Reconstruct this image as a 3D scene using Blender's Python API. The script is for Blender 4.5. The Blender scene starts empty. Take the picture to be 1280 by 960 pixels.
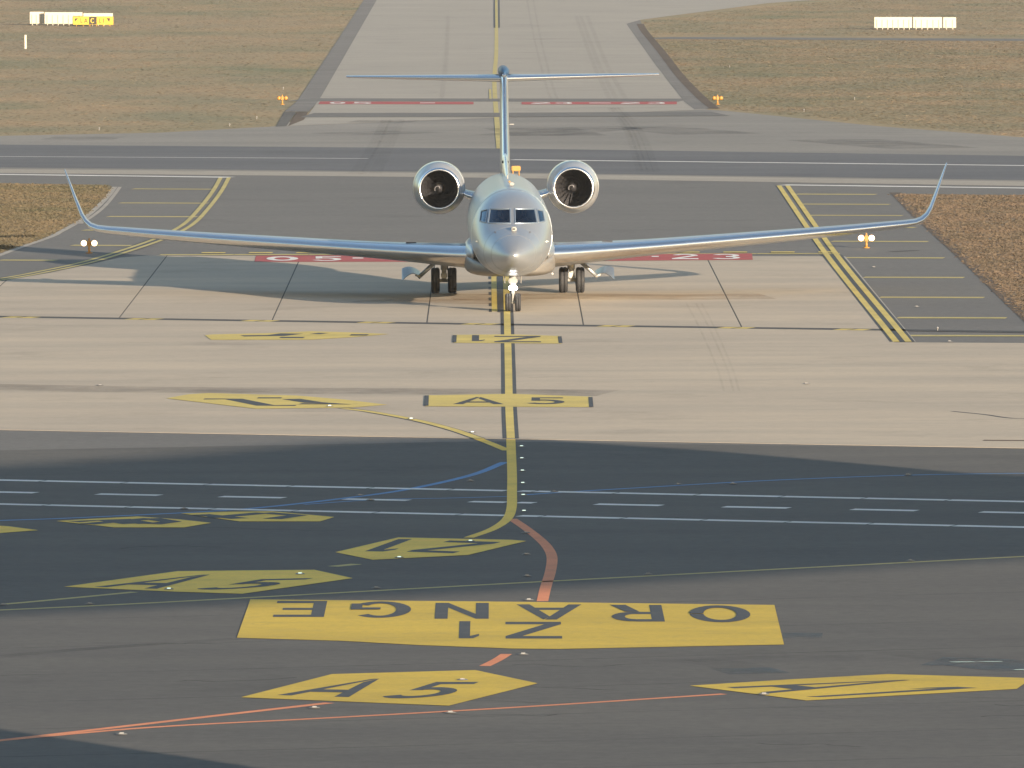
import bpy, bmesh, math, random
from mathutils import Vector, Matrix
from mathutils.bvhtree import BVHTree
random.seed(7)
R = math.radians
S = bpy.context.scene
COL = S.collection

# ------------------------------------------------------------------ camera
F = 13208.0                      # focal length in pixels of a 1280 px wide picture
H = 15.9                         # eye height of the viewing terrace
PITCH = math.atan(689.0 / F)
YAW = math.atan(22.0 / F)
ROLL = 0.003
fw = Vector((math.sin(YAW) * math.cos(PITCH), math.cos(YAW) * math.cos(PITCH), -math.sin(PITCH)))
rt0 = Vector((math.cos(YAW), -math.sin(YAW), 0))
up0 = rt0.cross(fw)
up = up0 * math.cos(ROLL) + rt0 * math.sin(ROLL)
rt = rt0 * math.cos(ROLL) - up0 * math.sin(ROLL)
cd = bpy.data.cameras.new('camera')
cam = bpy.data.objects.new('camera', cd)
COL.objects.link(cam)
cd.sensor_width = 36.0
cd.lens = F / 1280.0 * 36.0
cd.clip_start = 1.0
cd.clip_end = 20000.0
m = Matrix.Identity(4)
for i in range(3):
    m[i][0] = rt[i]; m[i][1] = up[i]; m[i][2] = -fw[i]
m[2][3] = H
cam.matrix_world = m
S.camera = cam

# ------------------------------------------------------------------ daylight
SUN_AZ = R(31)                   # to the right of straight behind the camera
SUN_EL = R(8.8)
w = bpy.data.worlds.new('World'); S.world = w; w.use_nodes = True
nt = w.node_tree
sky = nt.nodes.new('ShaderNodeTexSky')
sky.sky_type = 'NISHITA'; sky.sun_disc = False
sky.sun_elevation = SUN_EL
sky.sun_rotation = math.pi - SUN_AZ
sky.air_density = 1.0; sky.dust_density = 1.3; sky.ozone_density = 1.3
bg = nt.nodes['Background']; bg.inputs['Strength'].default_value = 0.088
nt.links.new(sky.outputs[0], bg.inputs['Color'])
to_sun = Vector((math.sin(SUN_AZ) * math.cos(SUN_EL), -math.cos(SUN_AZ) * math.cos(SUN_EL), math.sin(SUN_EL)))
sd = bpy.data.lights.new('sun', 'SUN'); sd.energy = 4.8; sd.angle = R(0.22); sd.color = (1.0, 0.82, 0.62)
sun = bpy.data.objects.new('sun', sd); COL.objects.link(sun)
sun.rotation_euler = to_sun.to_track_quat('Z', 'Y').to_euler()
sun.location = (60, -100, 80)
S.view_settings.view_transform = 'Standard'; S.view_settings.look = 'None'
S.view_settings.gamma = 1.0; S.view_settings.use_curve_mapping = False
S.view_settings.exposure = 1.5

# ------------------------------------------------------------------ helpers
def G(px, py, z=0.0):
    """where the sight line of a photograph pixel meets the level ground"""
    d = fw + rt * ((px - 640.0) / F) + up * ((480.0 - py) / F)
    t = (z - H) / d.z
    return Vector((d.x * t, d.y * t, z))

def link(name, me, mat=None, parent=None, smooth=False):
    o = bpy.data.objects.new(name, me)
    COL.objects.link(o)
    if mat is not None and len(me.materials) == 0:
        me.materials.append(mat)
    if parent is not None:
        o.parent = parent
    if smooth:
        for p in me.polygons: p.use_smooth = True
    return o

def mesh(name, vs, fs, mat=None, parent=None, smooth=False):
    me = bpy.data.meshes.new(name)
    me.from_pydata([tuple(v) for v in vs], [], fs)
    me.update()
    return link(name, me, mat, parent, smooth)

def bm_obj(name, bm, mat=None, parent=None, smooth=False):
    me = bpy.data.meshes.new(name); bm.to_mesh(me); bm.free(); me.update()
    return link(name, me, mat, parent, smooth)

def tag(o, label, cat=None, group=None):
    o['label'] = label
    if cat: o['category'] = cat
    if group: o['group'] = group
    return o

def struct(o, label=None, cat=None):
    o['kind'] = 'structure'
    if label: o['label'] = label
    if cat: o['category'] = cat
    return o

def empty(name, loc=(0, 0, 0), rz=0):
    o = bpy.data.objects.new(name, None); COL.objects.link(o)
    o.location = loc; o.rotation_euler = (0, 0, rz); o.empty_display_size = 0.2
    return o

def orient(pts):
    a = 0
    for i in range(len(pts)):
        p, q = pts[i], pts[(i + 1) % len(pts)]
        a += p.x * q.y - q.x * p.y
    return pts if a > 0 else pts[::-1]

def flat(name, pxs, z, mat, parent=None):
    pts = orient([G(x, y) for x, y in pxs])
    return mesh(name, [(p.x, p.y, z) for p in pts], [list(range(len(pts)))], mat, parent)

def flats(name, polys, z, mat, parent=None, dz=0.0012):
    """several ground polygons (already metres) of one painted figure"""
    vs, fs = [], []
    for k, pl in enumerate(polys):
        pl = orient(pl); b = len(vs)
        vs += [(p.x, p.y, z + dz * k) for p in pl]
        fs.append(list(range(b, b + len(pl))))
    return mesh(name, vs, fs, mat, parent)

def smooth_line(pts, n=8):
    """Catmull-Rom through ground points"""
    if len(pts) < 3: return pts
    P = [pts[0] * 2 - pts[1]] + pts + [pts[-1] * 2 - pts[-2]]
    out = []
    for i in range(1, len(P) - 2):
        for k in range(n):
            t = k / n
            a, b, c, d = P[i - 1], P[i], P[i + 1], P[i + 2]
            out.append(0.5 * ((2 * b) + (c - a) * t + (2 * a - 5 * b + 4 * c - d) * t * t + (3 * b - a - 3 * c + d) * t ** 3))
    out.append(pts[-1])
    return out

def strip(name, pts, width, z, mat, parent=None, dash=None, offset=0.0):
    """painted stripe along ground points; dash=(on, off) in metres"""
    pts = [Vector((p.x, p.y, 0)) for p in pts]
    L = [0.0]
    for a, b in zip(pts, pts[1:]): L.append(L[-1] + (b - a).length)
    def at(s):
        for i in range(len(pts) - 1):
            if s <= L[i + 1] or i == len(pts) - 2:
                t = (s - L[i]) / max(1e-6, L[i + 1] - L[i])
                return pts[i].lerp(pts[i + 1], t), (pts[i + 1] - pts[i]).normalized()
    def nrm(i):
        a = pts[max(0, i - 1)]; b = pts[min(len(pts) - 1, i + 1)]
        d = (b - a).normalized(); return Vector((-d.y, d.x, 0))
    vs, fs = [], []
    if dash is None:
        for i, p in enumerate(pts):
            n = nrm(i); q = p + n * offset
            vs += [q + n * width / 2, q - n * width / 2]
            if i: k = 2 * i; fs.append([k - 2, k - 1, k + 1, k])
    else:
        s = 0.0
        while s < L[-1]:
            e = min(L[-1], s + dash[0])
            m_ = max(1, int((e - s) / 3))
            for j in range(m_ + 1):
                p, d = at(s + (e - s) * j / m_); n = Vector((-d.y, d.x, 0)); q = p + n * offset
                vs += [q + n * width / 2, q - n * width / 2]
                if j: k = len(vs) - 2; fs.append([k - 2, k - 1, k + 1, k])
            s += dash[0] + dash[1]
    return mesh(name, [(v.x, v.y, z) for v in vs], fs, mat, parent)

# ------------------------------------------------------------------ materials
def node_mat(name):
    mt = bpy.data.materials.new(name); mt.use_nodes = True
    return mt, mt.node_tree, mt.node_tree.nodes['Principled BSDF']

def set_in(b, **kw):
    for k, v in kw.items():
        k = k.replace('_', ' ')
        b.inputs[k].default_value = v if not isinstance(v, tuple) else (v + (1,) if len(v) == 3 else v)

def plain(name, col, rough=0.5, metal=0.0, coat=0.0, emit=None, es=0.0, var=0.06, scale=6.0):
    """one colour with faint soiling"""
    mt, t, b = node_mat(name)
    set_in(b, Roughness=rough, Metallic=metal, Coat_Weight=coat, Coat_Roughness=0.04)
    tc = t.nodes.new('ShaderNodeTexCoord')
    no = t.nodes.new('ShaderNodeTexNoise'); no.inputs['Scale'].default_value = scale; no.inputs['Detail'].default_value = 5
    t.links.new(tc.outputs['Object'], no.inputs['Vector'])
    mx = t.nodes.new('ShaderNodeMix'); mx.data_type = 'RGBA'
    mx.inputs['A'].default_value = tuple(c * (1 - var) for c in col) + (1,)
    mx.inputs['B'].default_value = tuple(min(1, c * (1 + var)) for c in col) + (1,)
    t.links.new(no.outputs['Fac'], mx.inputs['Factor'])
    t.links.new(mx.outputs['Result'], b.inputs['Base Color'])
    if emit:
        set_in(b, Emission_Color=emit); b.inputs['Emission Strength'].default_value = es
    return mt

def ramp_noise(t, tc, scale, lo, hi, detail=6, rough=0.6, stretch=(1, 1, 1), rotz=0.0):
    mp = t.nodes.new('ShaderNodeMapping')
    mp.inputs['Scale'].default_value = stretch; mp.inputs['Rotation'].default_value = (0, 0, rotz)
    t.links.new(tc, mp.inputs['Vector'])
    no = t.nodes.new('ShaderNodeTexNoise')
    no.inputs['Scale'].default_value = scale; no.inputs['Detail'].default_value = detail; no.inputs['Roughness'].default_value = rough
    t.links.new(mp.outputs[0], no.inputs['Vector'])
    mr = t.nodes.new('ShaderNodeMapRange')
    mr.inputs['From Min'].default_value = lo; mr.inputs['From Max'].default_value = hi
    t.links.new(no.outputs['Fac'], mr.inputs['Value'])
    return mr.outputs[0]

def mixc(t, fac, a, b, mode='MIX'):
    mx = t.nodes.new('ShaderNodeMix'); mx.data_type = 'RGBA'; mx.blend_type = mode
    if isinstance(fac, float): mx.inputs['Factor'].default_value = fac
    else: t.links.new(fac, mx.inputs['Factor'])
    for nm, v in (('A', a), ('B', b)):
        if isinstance(v, tuple): mx.inputs[nm].default_value = v + (1,)
        else: t.links.new(v, mx.inputs[nm])
    return mx.outputs['Result']

def pavement(name, c1, c2, c3, rough=0.85, big=0.05, mid=0.35, fine=3.0, rotz=0.33, streak=0.6, grain=0.17):
    """soiled concrete / asphalt: broad patches, laying streaks, stains, aggregate grain"""
    mt, t, b = node_mat(name)
    tc = t.nodes.new('ShaderNodeTexCoord').outputs['Object']
    f1 = ramp_noise(t, tc, big, 0.35, 0.65)
    f2 = ramp_noise(t, tc, mid, 0.38, 0.66, stretch=(0.25, 1, 1), rotz=rotz)
    f3 = ramp_noise(t, tc, fine, 0.3, 0.7, detail=8, rough=0.75)
    f4 = ramp_noise(t, tc, 0.16, 0.55, 0.75, detail=9, rough=0.7)
    col = mixc(t, f1, c1, c2)
    k = t.nodes.new('ShaderNodeMath'); k.operation = 'MULTIPLY'; k.inputs[1].default_value = streak
    t.links.new(f2, k.inputs[0])
    col = mixc(t, k.outputs[0], col, c3)
    k2 = t.nodes.new('ShaderNodeMath'); k2.operation = 'MULTIPLY'; k2.inputs[1].default_value = 0.5
    t.links.new(f4, k2.inputs[0])
    col = mixc(t, k2.outputs[0], col, tuple(c * 0.62 for c in c3))
    g = mixc(t, f3, (1 - grain,) * 3, (1 + grain,) * 3)
    col = mixc(t, 1.0, col, g, 'MULTIPLY')
    t.links.new(col, b.inputs['Base Color'])
    set_in(b, Roughness=rough); b.inputs['Specular IOR Level'].default_value = 0.25
    return mt

def paint(name, col, under, wear=0.5, rough=0.7):
    """road paint with worn and tyre-blackened patches"""
    mt, t, b = node_mat(name)
    tc = t.nodes.new('ShaderNodeTexCoord').outputs['Object']
    f = ramp_noise(t, tc, 1.1, 0.50, 0.76, detail=10, rough=0.8)
    f2 = ramp_noise(t, tc, 0.35, 0.3, 0.7, detail=8, stretch=(0.35, 1, 1), rotz=0.3)
    f3 = ramp_noise(t, tc, 6.0, 0.3, 0.7, detail=6, rough=0.8)
    k = t.nodes.new('ShaderNodeMath'); k.operation = 'MULTIPLY'; k.inputs[1].default_value = wear
    t.links.new(f, k.inputs[0])
    col = mixc(t, f2, tuple(c * 0.80 for c in col), tuple(min(1.0, c * 1.08) for c in col))
    col = mixc(t, 1.0, col, mixc(t, f3, (0.88,) * 3, (1.1,) * 3), 'MULTIPLY')
    col = mixc(t, k.outputs[0], col, under)
    t.links.new(col, b.inputs['Base Color'])
    set_in(b, Roughness=rough); b.inputs['Specular IOR Level'].default_value = 0.3
    return mt

def stain(name, col, alpha, rough=0.8, scale=0.5, stretch=(1, 1, 1)):
    """see-through smear (rubber, oil) with a broken outline"""
    mt, t, b = node_mat(name)
    tc = t.nodes.new('ShaderNodeTexCoord').outputs['Object']
    f = ramp_noise(t, tc, scale, 0.32, 0.68, detail=8, rough=0.7, stretch=stretch)
    k = t.nodes.new('ShaderNodeMath'); k.operation = 'MULTIPLY'; k.inputs[1].default_value = alpha
    t.links.new(f, k.inputs[0]); t.links.new(k.outputs[0], b.inputs['Alpha'])
    set_in(b, Base_Color=col, Roughness=rough)
    return mt

def grass_mat(name, cols, scale=0.06):
    mt, t, b = node_mat(name)
    tc = t.nodes.new('ShaderNodeNewGeometry').outputs['Position']
    f1 = ramp_noise(t, tc, scale, 0.36, 0.64)
    f2 = ramp_noise(t, tc, scale * 4.5, 0.35, 0.65, stretch=(1, 0.5, 1))
    f3 = ramp_noise(t, tc, 2.6, 0.3, 0.7, detail=8)
    col = mixc(t, f1, cols[0], cols[1])
    k = t.nodes.new('ShaderNodeMath'); k.operation = 'MULTIPLY'; k.inputs[1].default_value = 0.85
    t.links.new(f2, k.inputs[0])
    col = mixc(t, k.outputs[0], col, cols[2])
    col = mixc(t, 1.0, col, mixc(t, f3, (0.74,) * 3, (1.24,) * 3), 'MULTIPLY')
    t.links.new(col, b.inputs['Base Color'])
    set_in(b, Roughness=0.9); b.inputs['Specular IOR Level'].default_value = 0.15
    return mt

M = {}
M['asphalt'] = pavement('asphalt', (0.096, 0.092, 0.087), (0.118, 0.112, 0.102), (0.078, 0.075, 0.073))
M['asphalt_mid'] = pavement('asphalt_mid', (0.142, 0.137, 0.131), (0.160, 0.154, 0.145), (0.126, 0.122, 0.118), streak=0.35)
M['runway'] = pavement('runway_asphalt', (0.115, 0.118, 0.128), (0.135, 0.137, 0.145), (0.09, 0.094, 0.104), mid=0.12, rotz=0.0, streak=0.8)
M['shoulder'] = pavement('shoulder_concrete', (0.235, 0.222, 0.200), (0.275, 0.258, 0.232), (0.185, 0.177, 0.165), streak=0.7, mid=0.1)
M['old_asphalt'] = pavement('old_asphalt', (0.17, 0.16, 0.152), (0.2, 0.19, 0.178), (0.14, 0.13, 0.12), streak=0.6)
M['concrete'] = pavement('concrete', (0.450, 0.382, 0.298), (0.512, 0.434, 0.332), (0.372, 0.325, 0.265), mid=0.28, streak=0.75, grain=0.08)
M['concrete_far'] = pavement('concrete_far', (0.335, 0.31, 0.268), (0.37, 0.34, 0.292), (0.29, 0.268, 0.235), streak=0.5, grain=0.07)
M['beige'] = pavement('beige_strip', (0.33, 0.30, 0.255), (0.36, 0.33, 0.28), (0.27, 0.25, 0.22), streak=0.4)
M['bitumen'] = plain('bitumen', (0.035, 0.034, 0.034), 0.8)
M['yellow'] = paint('yellow_paint', (0.60, 0.42, 0.04), (0.22, 0.17, 0.08), 0.45)
M['yellow_old'] = paint('yellow_paint_aged', (0.64, 0.50, 0.13), (0.28, 0.24, 0.16), 0.45)
M['yellow_new'] = paint('yellow_paint_fresh', (0.90, 0.60, 0.075), (0.34, 0.25, 0.12), 0.3)  # brightened copy of the yellow for markings lying in the shade band
M['yellow_thin'] = paint('yellow_paint_faded', (0.52, 0.43, 0.15), (0.18, 0.16, 0.12), 0.7)
M['black'] = paint('black_paint', (0.05, 0.052, 0.058), (0.11, 0.10, 0.085), 0.7)
M['white'] = paint('white_paint', (0.80, 0.78, 0.74), (0.3, 0.29, 0.28), 0.5)
M['orange'] = paint('orange_paint', (0.72, 0.25, 0.11), (0.26, 0.15, 0.1), 0.35)
M['blue'] = paint('blue_paint', (0.10, 0.26, 0.52), (0.1, 0.13, 0.17), 0.5)
M['red'] = paint('red_paint', (0.42, 0.065, 0.06), (0.3, 0.18, 0.15), 0.5)
M['rubber_smear'] = stain('rubber_smear', (0.03, 0.03, 0.032), 0.11, scale=0.25, stretch=(3, 1, 1))
M['smear_soft'] = stain('soft_smear', (0.05, 0.05, 0.055), 0.32, scale=0.35)
M['wet'] = stain('wet_smear', (0.03, 0.04, 0.055), 0.6, rough=0.5, scale=0.8)
M['crack'] = stain('crack_seal', (0.025, 0.025, 0.027), 0.7, scale=1.5)
M['tan_smear'] = stain('tan_smear', (0.30, 0.17, 0.07), 0.38, scale=0.3)
M['water'] = plain('standing_water', (0.03, 0.035, 0.04), 0.2, var=0.02)
M['grass'] = grass_mat('dry_grass', [(0.275, 0.228, 0.145), (0.195, 0.196, 0.115), (0.375, 0.268, 0.155)], 0.022)
M['grass_tuft'] = grass_mat('dry_grass_blades', [(0.125, 0.108, 0.080), (0.095, 0.100, 0.068), (0.165, 0.124, 0.085)], 0.022)
M['grass_brown'] = grass_mat('brown_grass', [(0.225, 0.178, 0.130), (0.170, 0.150, 0.105), (0.300, 0.222, 0.155)], 0.10)
M['grass_mixed'] = grass_mat('olive_brown_grass', [(0.205, 0.170, 0.112), (0.145, 0.142, 0.085), (0.275, 0.208, 0.130)], 0.09)
M['mixed_tuft'] = grass_mat('olive_brown_blades', [(0.080, 0.068, 0.046), (0.058, 0.058, 0.036), (0.108, 0.084, 0.054)], 0.09)
M['brown_tuft'] = grass_mat('brown_grass_blades', [(0.085, 0.068, 0.051), (0.066, 0.058, 0.043), (0.118, 0.087, 0.062)], 0.10)
M['soil'] = pavement('soil', (0.09, 0.065, 0.045), (0.13, 0.09, 0.06), (0.07, 0.052, 0.04), grain=0.3)
M['edge_stone'] = pavement('edge_stone', (0.36, 0.33, 0.29), (0.4, 0.37, 0.32), (0.3, 0.28, 0.25))
M['jet'] = plain('jet_paint', (0.385, 0.41, 0.435), 0.40, 0.72, 0.25, var=0.03, scale=1.5)
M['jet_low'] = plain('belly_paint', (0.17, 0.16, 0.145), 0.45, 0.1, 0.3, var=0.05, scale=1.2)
M['nacelle'] = plain('nacelle_paint', (0.33, 0.335, 0.345), 0.35, 0.3, 0.6, var=0.03)
M['polished'] = plain('polished_metal', (0.88, 0.885, 0.89), 0.26, 1.0, var=0.03, scale=3)
M['brushed'] = plain('brushed_metal', (0.68, 0.69, 0.70), 0.3, 1.0, var=0.05)
M['brushed_dull'] = plain('spiral_paint', (0.16, 0.16, 0.17), 0.7)
M['steel'] = plain('gear_steel', (0.42, 0.42, 0.40), 0.5, 0.2)
M['tyre'] = plain('tyre_rubber', (0.018, 0.019, 0.022), 0.75)
M['inlet'] = plain('inlet_liner', (0.20, 0.185, 0.165), 0.5, 0.3)
M['fan'] = plain('fan_titanium', (0.028, 0.028, 0.032), 0.6, 0.2)
M['dark'] = plain('dark_interior', (0.015, 0.017, 0.022), 0.6)
M['seal'] = plain('window_frame_paint', (0.20, 0.25, 0.31), 0.4, 0.5, 0.3)
M['seam'] = plain('seam_sealant', (0.16, 0.16, 0.16), 0.6)
M['navy'] = plain('dark_blue_paint', (0.02, 0.06, 0.13), 0.5, 0.0, 0.1)
M['white_plastic'] = plain('white_plastic', (0.24, 0.24, 0.23), 0.5)
M['lamp_on'] = plain('lamp_lit', (0.9, 0.9, 0.9), 0.3, emit=(1.0, 0.97, 0.9), es=8.0)
M['wig_on'] = plain('guard_lamp_lit', (0.9, 0.8, 0.6), 0.3, emit=(1.0, 0.78, 0.48), es=1.6)
M['inset_on'] = plain('inset_lens_lit', (0.4, 0.45, 0.42), 0.2, emit=(0.75, 1.0, 0.88), es=0.35)
M['inset_rim'] = plain('inset_rim', (0.15, 0.15, 0.145), 0.6, 0.2)
M['lens'] = plain('inset_lens', (0.2, 0.2, 0.2), 0.35, 0.0)
M['amber_paint'] = plain('amber_paint', (0.34, 0.17, 0.03), 0.55)
M['sign_white'] = plain('sign_back_white', (0.46, 0.43, 0.36), 0.6)
M['sign_yellow'] = plain('sign_face_yellow', (0.50, 0.33, 0.04), 0.6)
M['sign_black'] = plain('sign_black', (0.04, 0.035, 0.03), 0.5)
M['rib'] = plain('sign_rib', (0.30, 0.28, 0.24), 0.6)
M['shirt'] = plain('white_shirt', (0.7, 0.7, 0.7), 0.8)
M['skin'] = plain('skin', (0.42, 0.27, 0.2), 0.6)
M['hair'] = plain('hair', (0.03, 0.022, 0.016), 0.6)
M['facade'] = plain('concourse_cladding', (0.5, 0.5, 0.5), 0.5)
M['facade_glass'] = plain('concourse_glass', (0.05, 0.07, 0.09), 0.08, 0.0, 0.5)
gm, gt, gb = node_mat('windscreen_glass')
tr = gt.nodes.new('ShaderNodeBsdfTransparent'); tr.inputs[0].default_value = (0.82, 0.88, 0.95, 1)
gl = gt.nodes.new('ShaderNodeBsdfGlossy'); gl.inputs['Roughness'].default_value = 0.03; gl.inputs['Color'].default_value = (0.62, 0.8, 1.0, 1)
lw = gt.nodes.new('ShaderNodeFresnel'); lw.inputs[0].default_value = 1.7
ms = gt.nodes.new('ShaderNodeMixShader')
gt.links.new(lw.outputs[0], ms.inputs[0]); gt.links.new(tr.outputs[0], ms.inputs[1]); gt.links.new(gl.outputs[0], ms.inputs[2])
gt.links.new(ms.outputs[0], gt.nodes['Material Output'].inputs['Surface'])
M['glass'] = gm

# ------------------------------------------------------------------ ground and pavements
B = 9000
ground = struct(mesh('ground', [(-B, -400, 0), (B, -400, 0), (B, 2 * B, 0), (-B, 2 * B, 0)], [[0, 1, 2, 3]], M['grass']))
Z1, Z2, Z3, Z4, Z5 = 0.006, 0.012, 0.018, 0.024, 0.030

# apron in front (asphalt), laid far past both sides of the view
a0, a1 = G(-300, 533), G(1600, 567)
ext = (a1 - a0).normalized()
n0, n1 = a0 - ext * 150, a1 + ext * 150
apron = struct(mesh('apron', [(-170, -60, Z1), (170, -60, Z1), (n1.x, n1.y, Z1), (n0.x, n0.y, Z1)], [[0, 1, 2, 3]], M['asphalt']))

# asphalt between the concrete and the runway (shoulders of the taxiway)
left_grass = [(-900, 560), (-300, 420), (-100, 361), (0, 317), (58, 297), (94, 278), (108, 268), (119.5, 258), (132, 245), (140, 234), (136, 231), (0, 229), (-900, 218)]
mid_poly = [(-900, 580)] + left_grass[:10] + [(136, 231), (0, 229), (-900, 218), (-900, 203), (2100, 242), (2100, 254), (1290, 244), (1118, 242),
            (1150, 275), (1205, 325), (1280, 397), (1400, 510), (1420, 563), (600, 552)]
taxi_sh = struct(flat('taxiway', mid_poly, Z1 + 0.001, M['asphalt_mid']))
tag(taxi_sh, 'grey asphalt taxiway shoulders between the runway and the concrete')

# runway crossing: pale shoulder sheet, darker runway on it
rs = struct(flat('runway_shoulder', [(-900, 203), (2100, 242), (2100, 240), (2100, 200), (1280, 172), (1100, 158), (910, 139), (885, 137), (345, 158), (200, 166), (0, 170), (-900, 176)], Z1, M['shoulder']))
runway = struct(flat('runway', [(-900, 172), (0, 181), (640, 186), (1280, 195), (2100, 204), (2100, 236), (1280, 225.5), (640, 216), (0, 209.5), (-900, 200)], Z2, M['runway']))
strip('runway_light_band', [G(-900, 204.5), G(0, 214), G(640, 220), G(1280, 230), G(2100, 239)], 5.4, Z2, M['beige'], rs)
strip('edge_line', [G(-900, 207), G(0, 218.4), G(288, 222)], 1.1, Z3, M['white'], rs)
strip('edge_line', [G(978, 231.5), G(1280, 235.5), G(2100, 246)], 1.1, Z3, M['white'], rs)
strip('runway_line', [G(640, 200), G(1280, 207.3), G(2100, 214)], 0.8, Z3, M['white'], runway)
strip('runway_line', [G(-900, 190), G(0, 196), G(460, 198.5)], 0.35, Z3, M['white'], runway)

# far taxiway beyond the runway
far = struct(flat('far_taxiway', [(402, 120), (383, 147), (345, 158), (885, 137), (861, 131), (820, 82), (783, 30), (800, 25), (960, 4), (1100, -6), (1500, -28), (1500, -60), (900, -75), (560, -110), (520, -95), (471, 0)], Z2 + 0.001, M['concrete_far']))
flat('asphalt_edge', [(455, 0), (471, 0), (402, 120), (398, 126), (372, 126)], Z3, M['old_asphalt'], far)
flat('asphalt_edge', [(505, -95), (521, -95), (471, 0), (455, 0)], Z3, M['asphalt_mid'], far)
flat('asphalt_edge', [(372, 126.5), (398, 126.5), (386, 140), (355, 140)], Z3, M['old_asphalt'], far)
flat('asphalt_edge', [(355, 140.5), (370, 140.5), (358, 158), (345, 158.5)], Z3, M['asphalt'], far)
flat('asphalt_edge', [(371, 140.5), (385, 140.5), (380, 150), (360, 158)], Z3, M['soil'], far)
flat('asphalt_edge', [(783, 30), (800, 25), (806, 38), (823, 66), (852, 103), (890, 136), (868, 137), (855, 127), (820, 82)], Z3, M['old_asphalt'], far)
strip('soil_edge', smooth_line([G(800, 30), G(806, 40), G(826, 64), G(850, 95), G(876, 122), G(893, 136)]), 0.6, Z4, M['soil'], far)
strip('drain_band', [G(374, 125), G(640, 125.5), G(856, 125.5)], 7.0, Z4 - 0.003, M['asphalt_mid'], far)
strip('drain_band', [G(384, 144.3), G(640, 144), G(900, 142.5)], 9.0, Z4, M['asphalt_mid'], rs)
path = struct(strip('path', [G(815, 47.5), G(1280, 50), G(2000, 54)], 8.0, Z2, M['asphalt_mid']))

# concrete in front of and under the jet: bitumen bed, long slabs with open joints
conc_px = [(-900, 545), (-900, 455), (-300, 392), (0, 352), (60, 342), (110, 331.5), (150, 322.5), (185, 320), (600, 320.5), (1031, 321),
           (1073, 375), (1118, 428.5), (1280, 429.5), (2100, 436), (2100, 576), (1280, 561), (640, 549.5), (0, 538)]
conc = struct(flat('concrete_apron', conc_px, Z2, M['bitumen']))
tag(conc, 'pale beige concrete with long joints under the jet')
drain_px = [(-900, 382), (0, 396.5), (640, 406.5), (1110, 413), (2100, 428)]
dl = [G(*p) for p in drain_px]
def drain_y(x):
    for a, b in zip(dl, dl[1:]):
        if a.x <= x <= b.x: return a.y + (b.y - a.y) * (x - a.x) / (b.x - a.x)
    return dl[0].y if x < dl[0].x else dl[-1].y
def clip(poly, fn):
    out = []
    for i in range(len(poly)):
        a, b = poly[i], poly[(i + 1) % len(poly)]
        da, db = fn(a), fn(b)
        if da >= 0: out.append(a)
        if (da >= 0) != (db >= 0): out.append(a.lerp(b, da / (da - db)))
    return out
cw = orient([G(*p) for p in conc_px])
dd = (dl[2] - dl[1]).normalized(); dn = Vector((-dd.y, dd.x, 0))
far_part = clip(cw, lambda p: (p - dl[1]).dot(dn) - 0.15)
near_part = clip(cw, lambda p: -(p - dl[1]).dot(dn) - 0.15)
def slab(poly):
    poly = orient(poly); n = len(poly)
    vs = [(p.x, p.y, Z3) for p in poly] + [(p.x, p.y, Z2 + 0.001) for p in poly]
    fs = [list(range(n))] + [[i, n + i, n + (i + 1) % n, (i + 1) % n] for i in range(n)]
    mesh('concrete_slab', vs, fs, M['concrete'], conc)
j0 = -12.33 - 5.07 * 2
edges = [-60] + [j0 + 5.07 * k for k in range(0, 8)] + [40]
for a, b in zip(edges, edges[1:]):
    pl = clip(far_part, lambda p: p.x - (a + 0.022)); pl = clip(pl, lambda p: (b - 0.022) - p.x)
    if len(pl) > 2: slab(pl)
xs = [-200, 200]
for a, b in zip(xs, xs[1:]):
    pl = clip(near_part, lambda p: p.x - (a + 0.002)); pl = clip(pl, lambda p: (b - 0.002) - p.x)
    if len(pl) > 2: slab(pl)
CZ = Z3 + 0.003                   # first paint layer on the slabs

# ------------------------------------------------------------------ grass edges
for pl, nm in ((left_grass, 'left'),):
    gl_ = flat('grass_verge', left_grass, 0.004, M['grass_mixed']); struct(gl_, 'brown grass verge beside the pale stone edging')
right_grass = [(1118, 242), (1150, 275), (1205, 325), (1280, 397), (1400, 510), (1700, 505), (2100, 490), (2100, 254), (1290, 244)]
gr_ = flat('grass_verge', right_grass, 0.004, M['grass_brown']); struct(gr_, 'rust brown grass verge meeting the asphalt in a ragged soil edge')
edge = smooth_line([G(143.5, 234), G(135.5, 245), G(123, 258), G(111.5, 268), G(97, 278.5), G(76, 290), G(61, 297.5), G(0, 319.5), G(-120, 371), G(-300, 424)])
edge2 = smooth_line([G(150, 234), G(142, 245), G(131, 258), G(118, 269), G(101, 280)])
strip('edging_stone', edge, 0.24, Z3, M['edge_stone'], taxi_sh)
strip('edging_stone', edge2, 0.17, Z3, M['edge_stone'], taxi_sh)
redge = smooth_line([G(1116, 241), G(1150, 275), G(1205, 325), G(1280, 397), G(1400, 511)])
strip('soil_edge', redge, 0.5, Z2 + 0.002, M['soil'], taxi_sh, offset=0.1)

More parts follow.
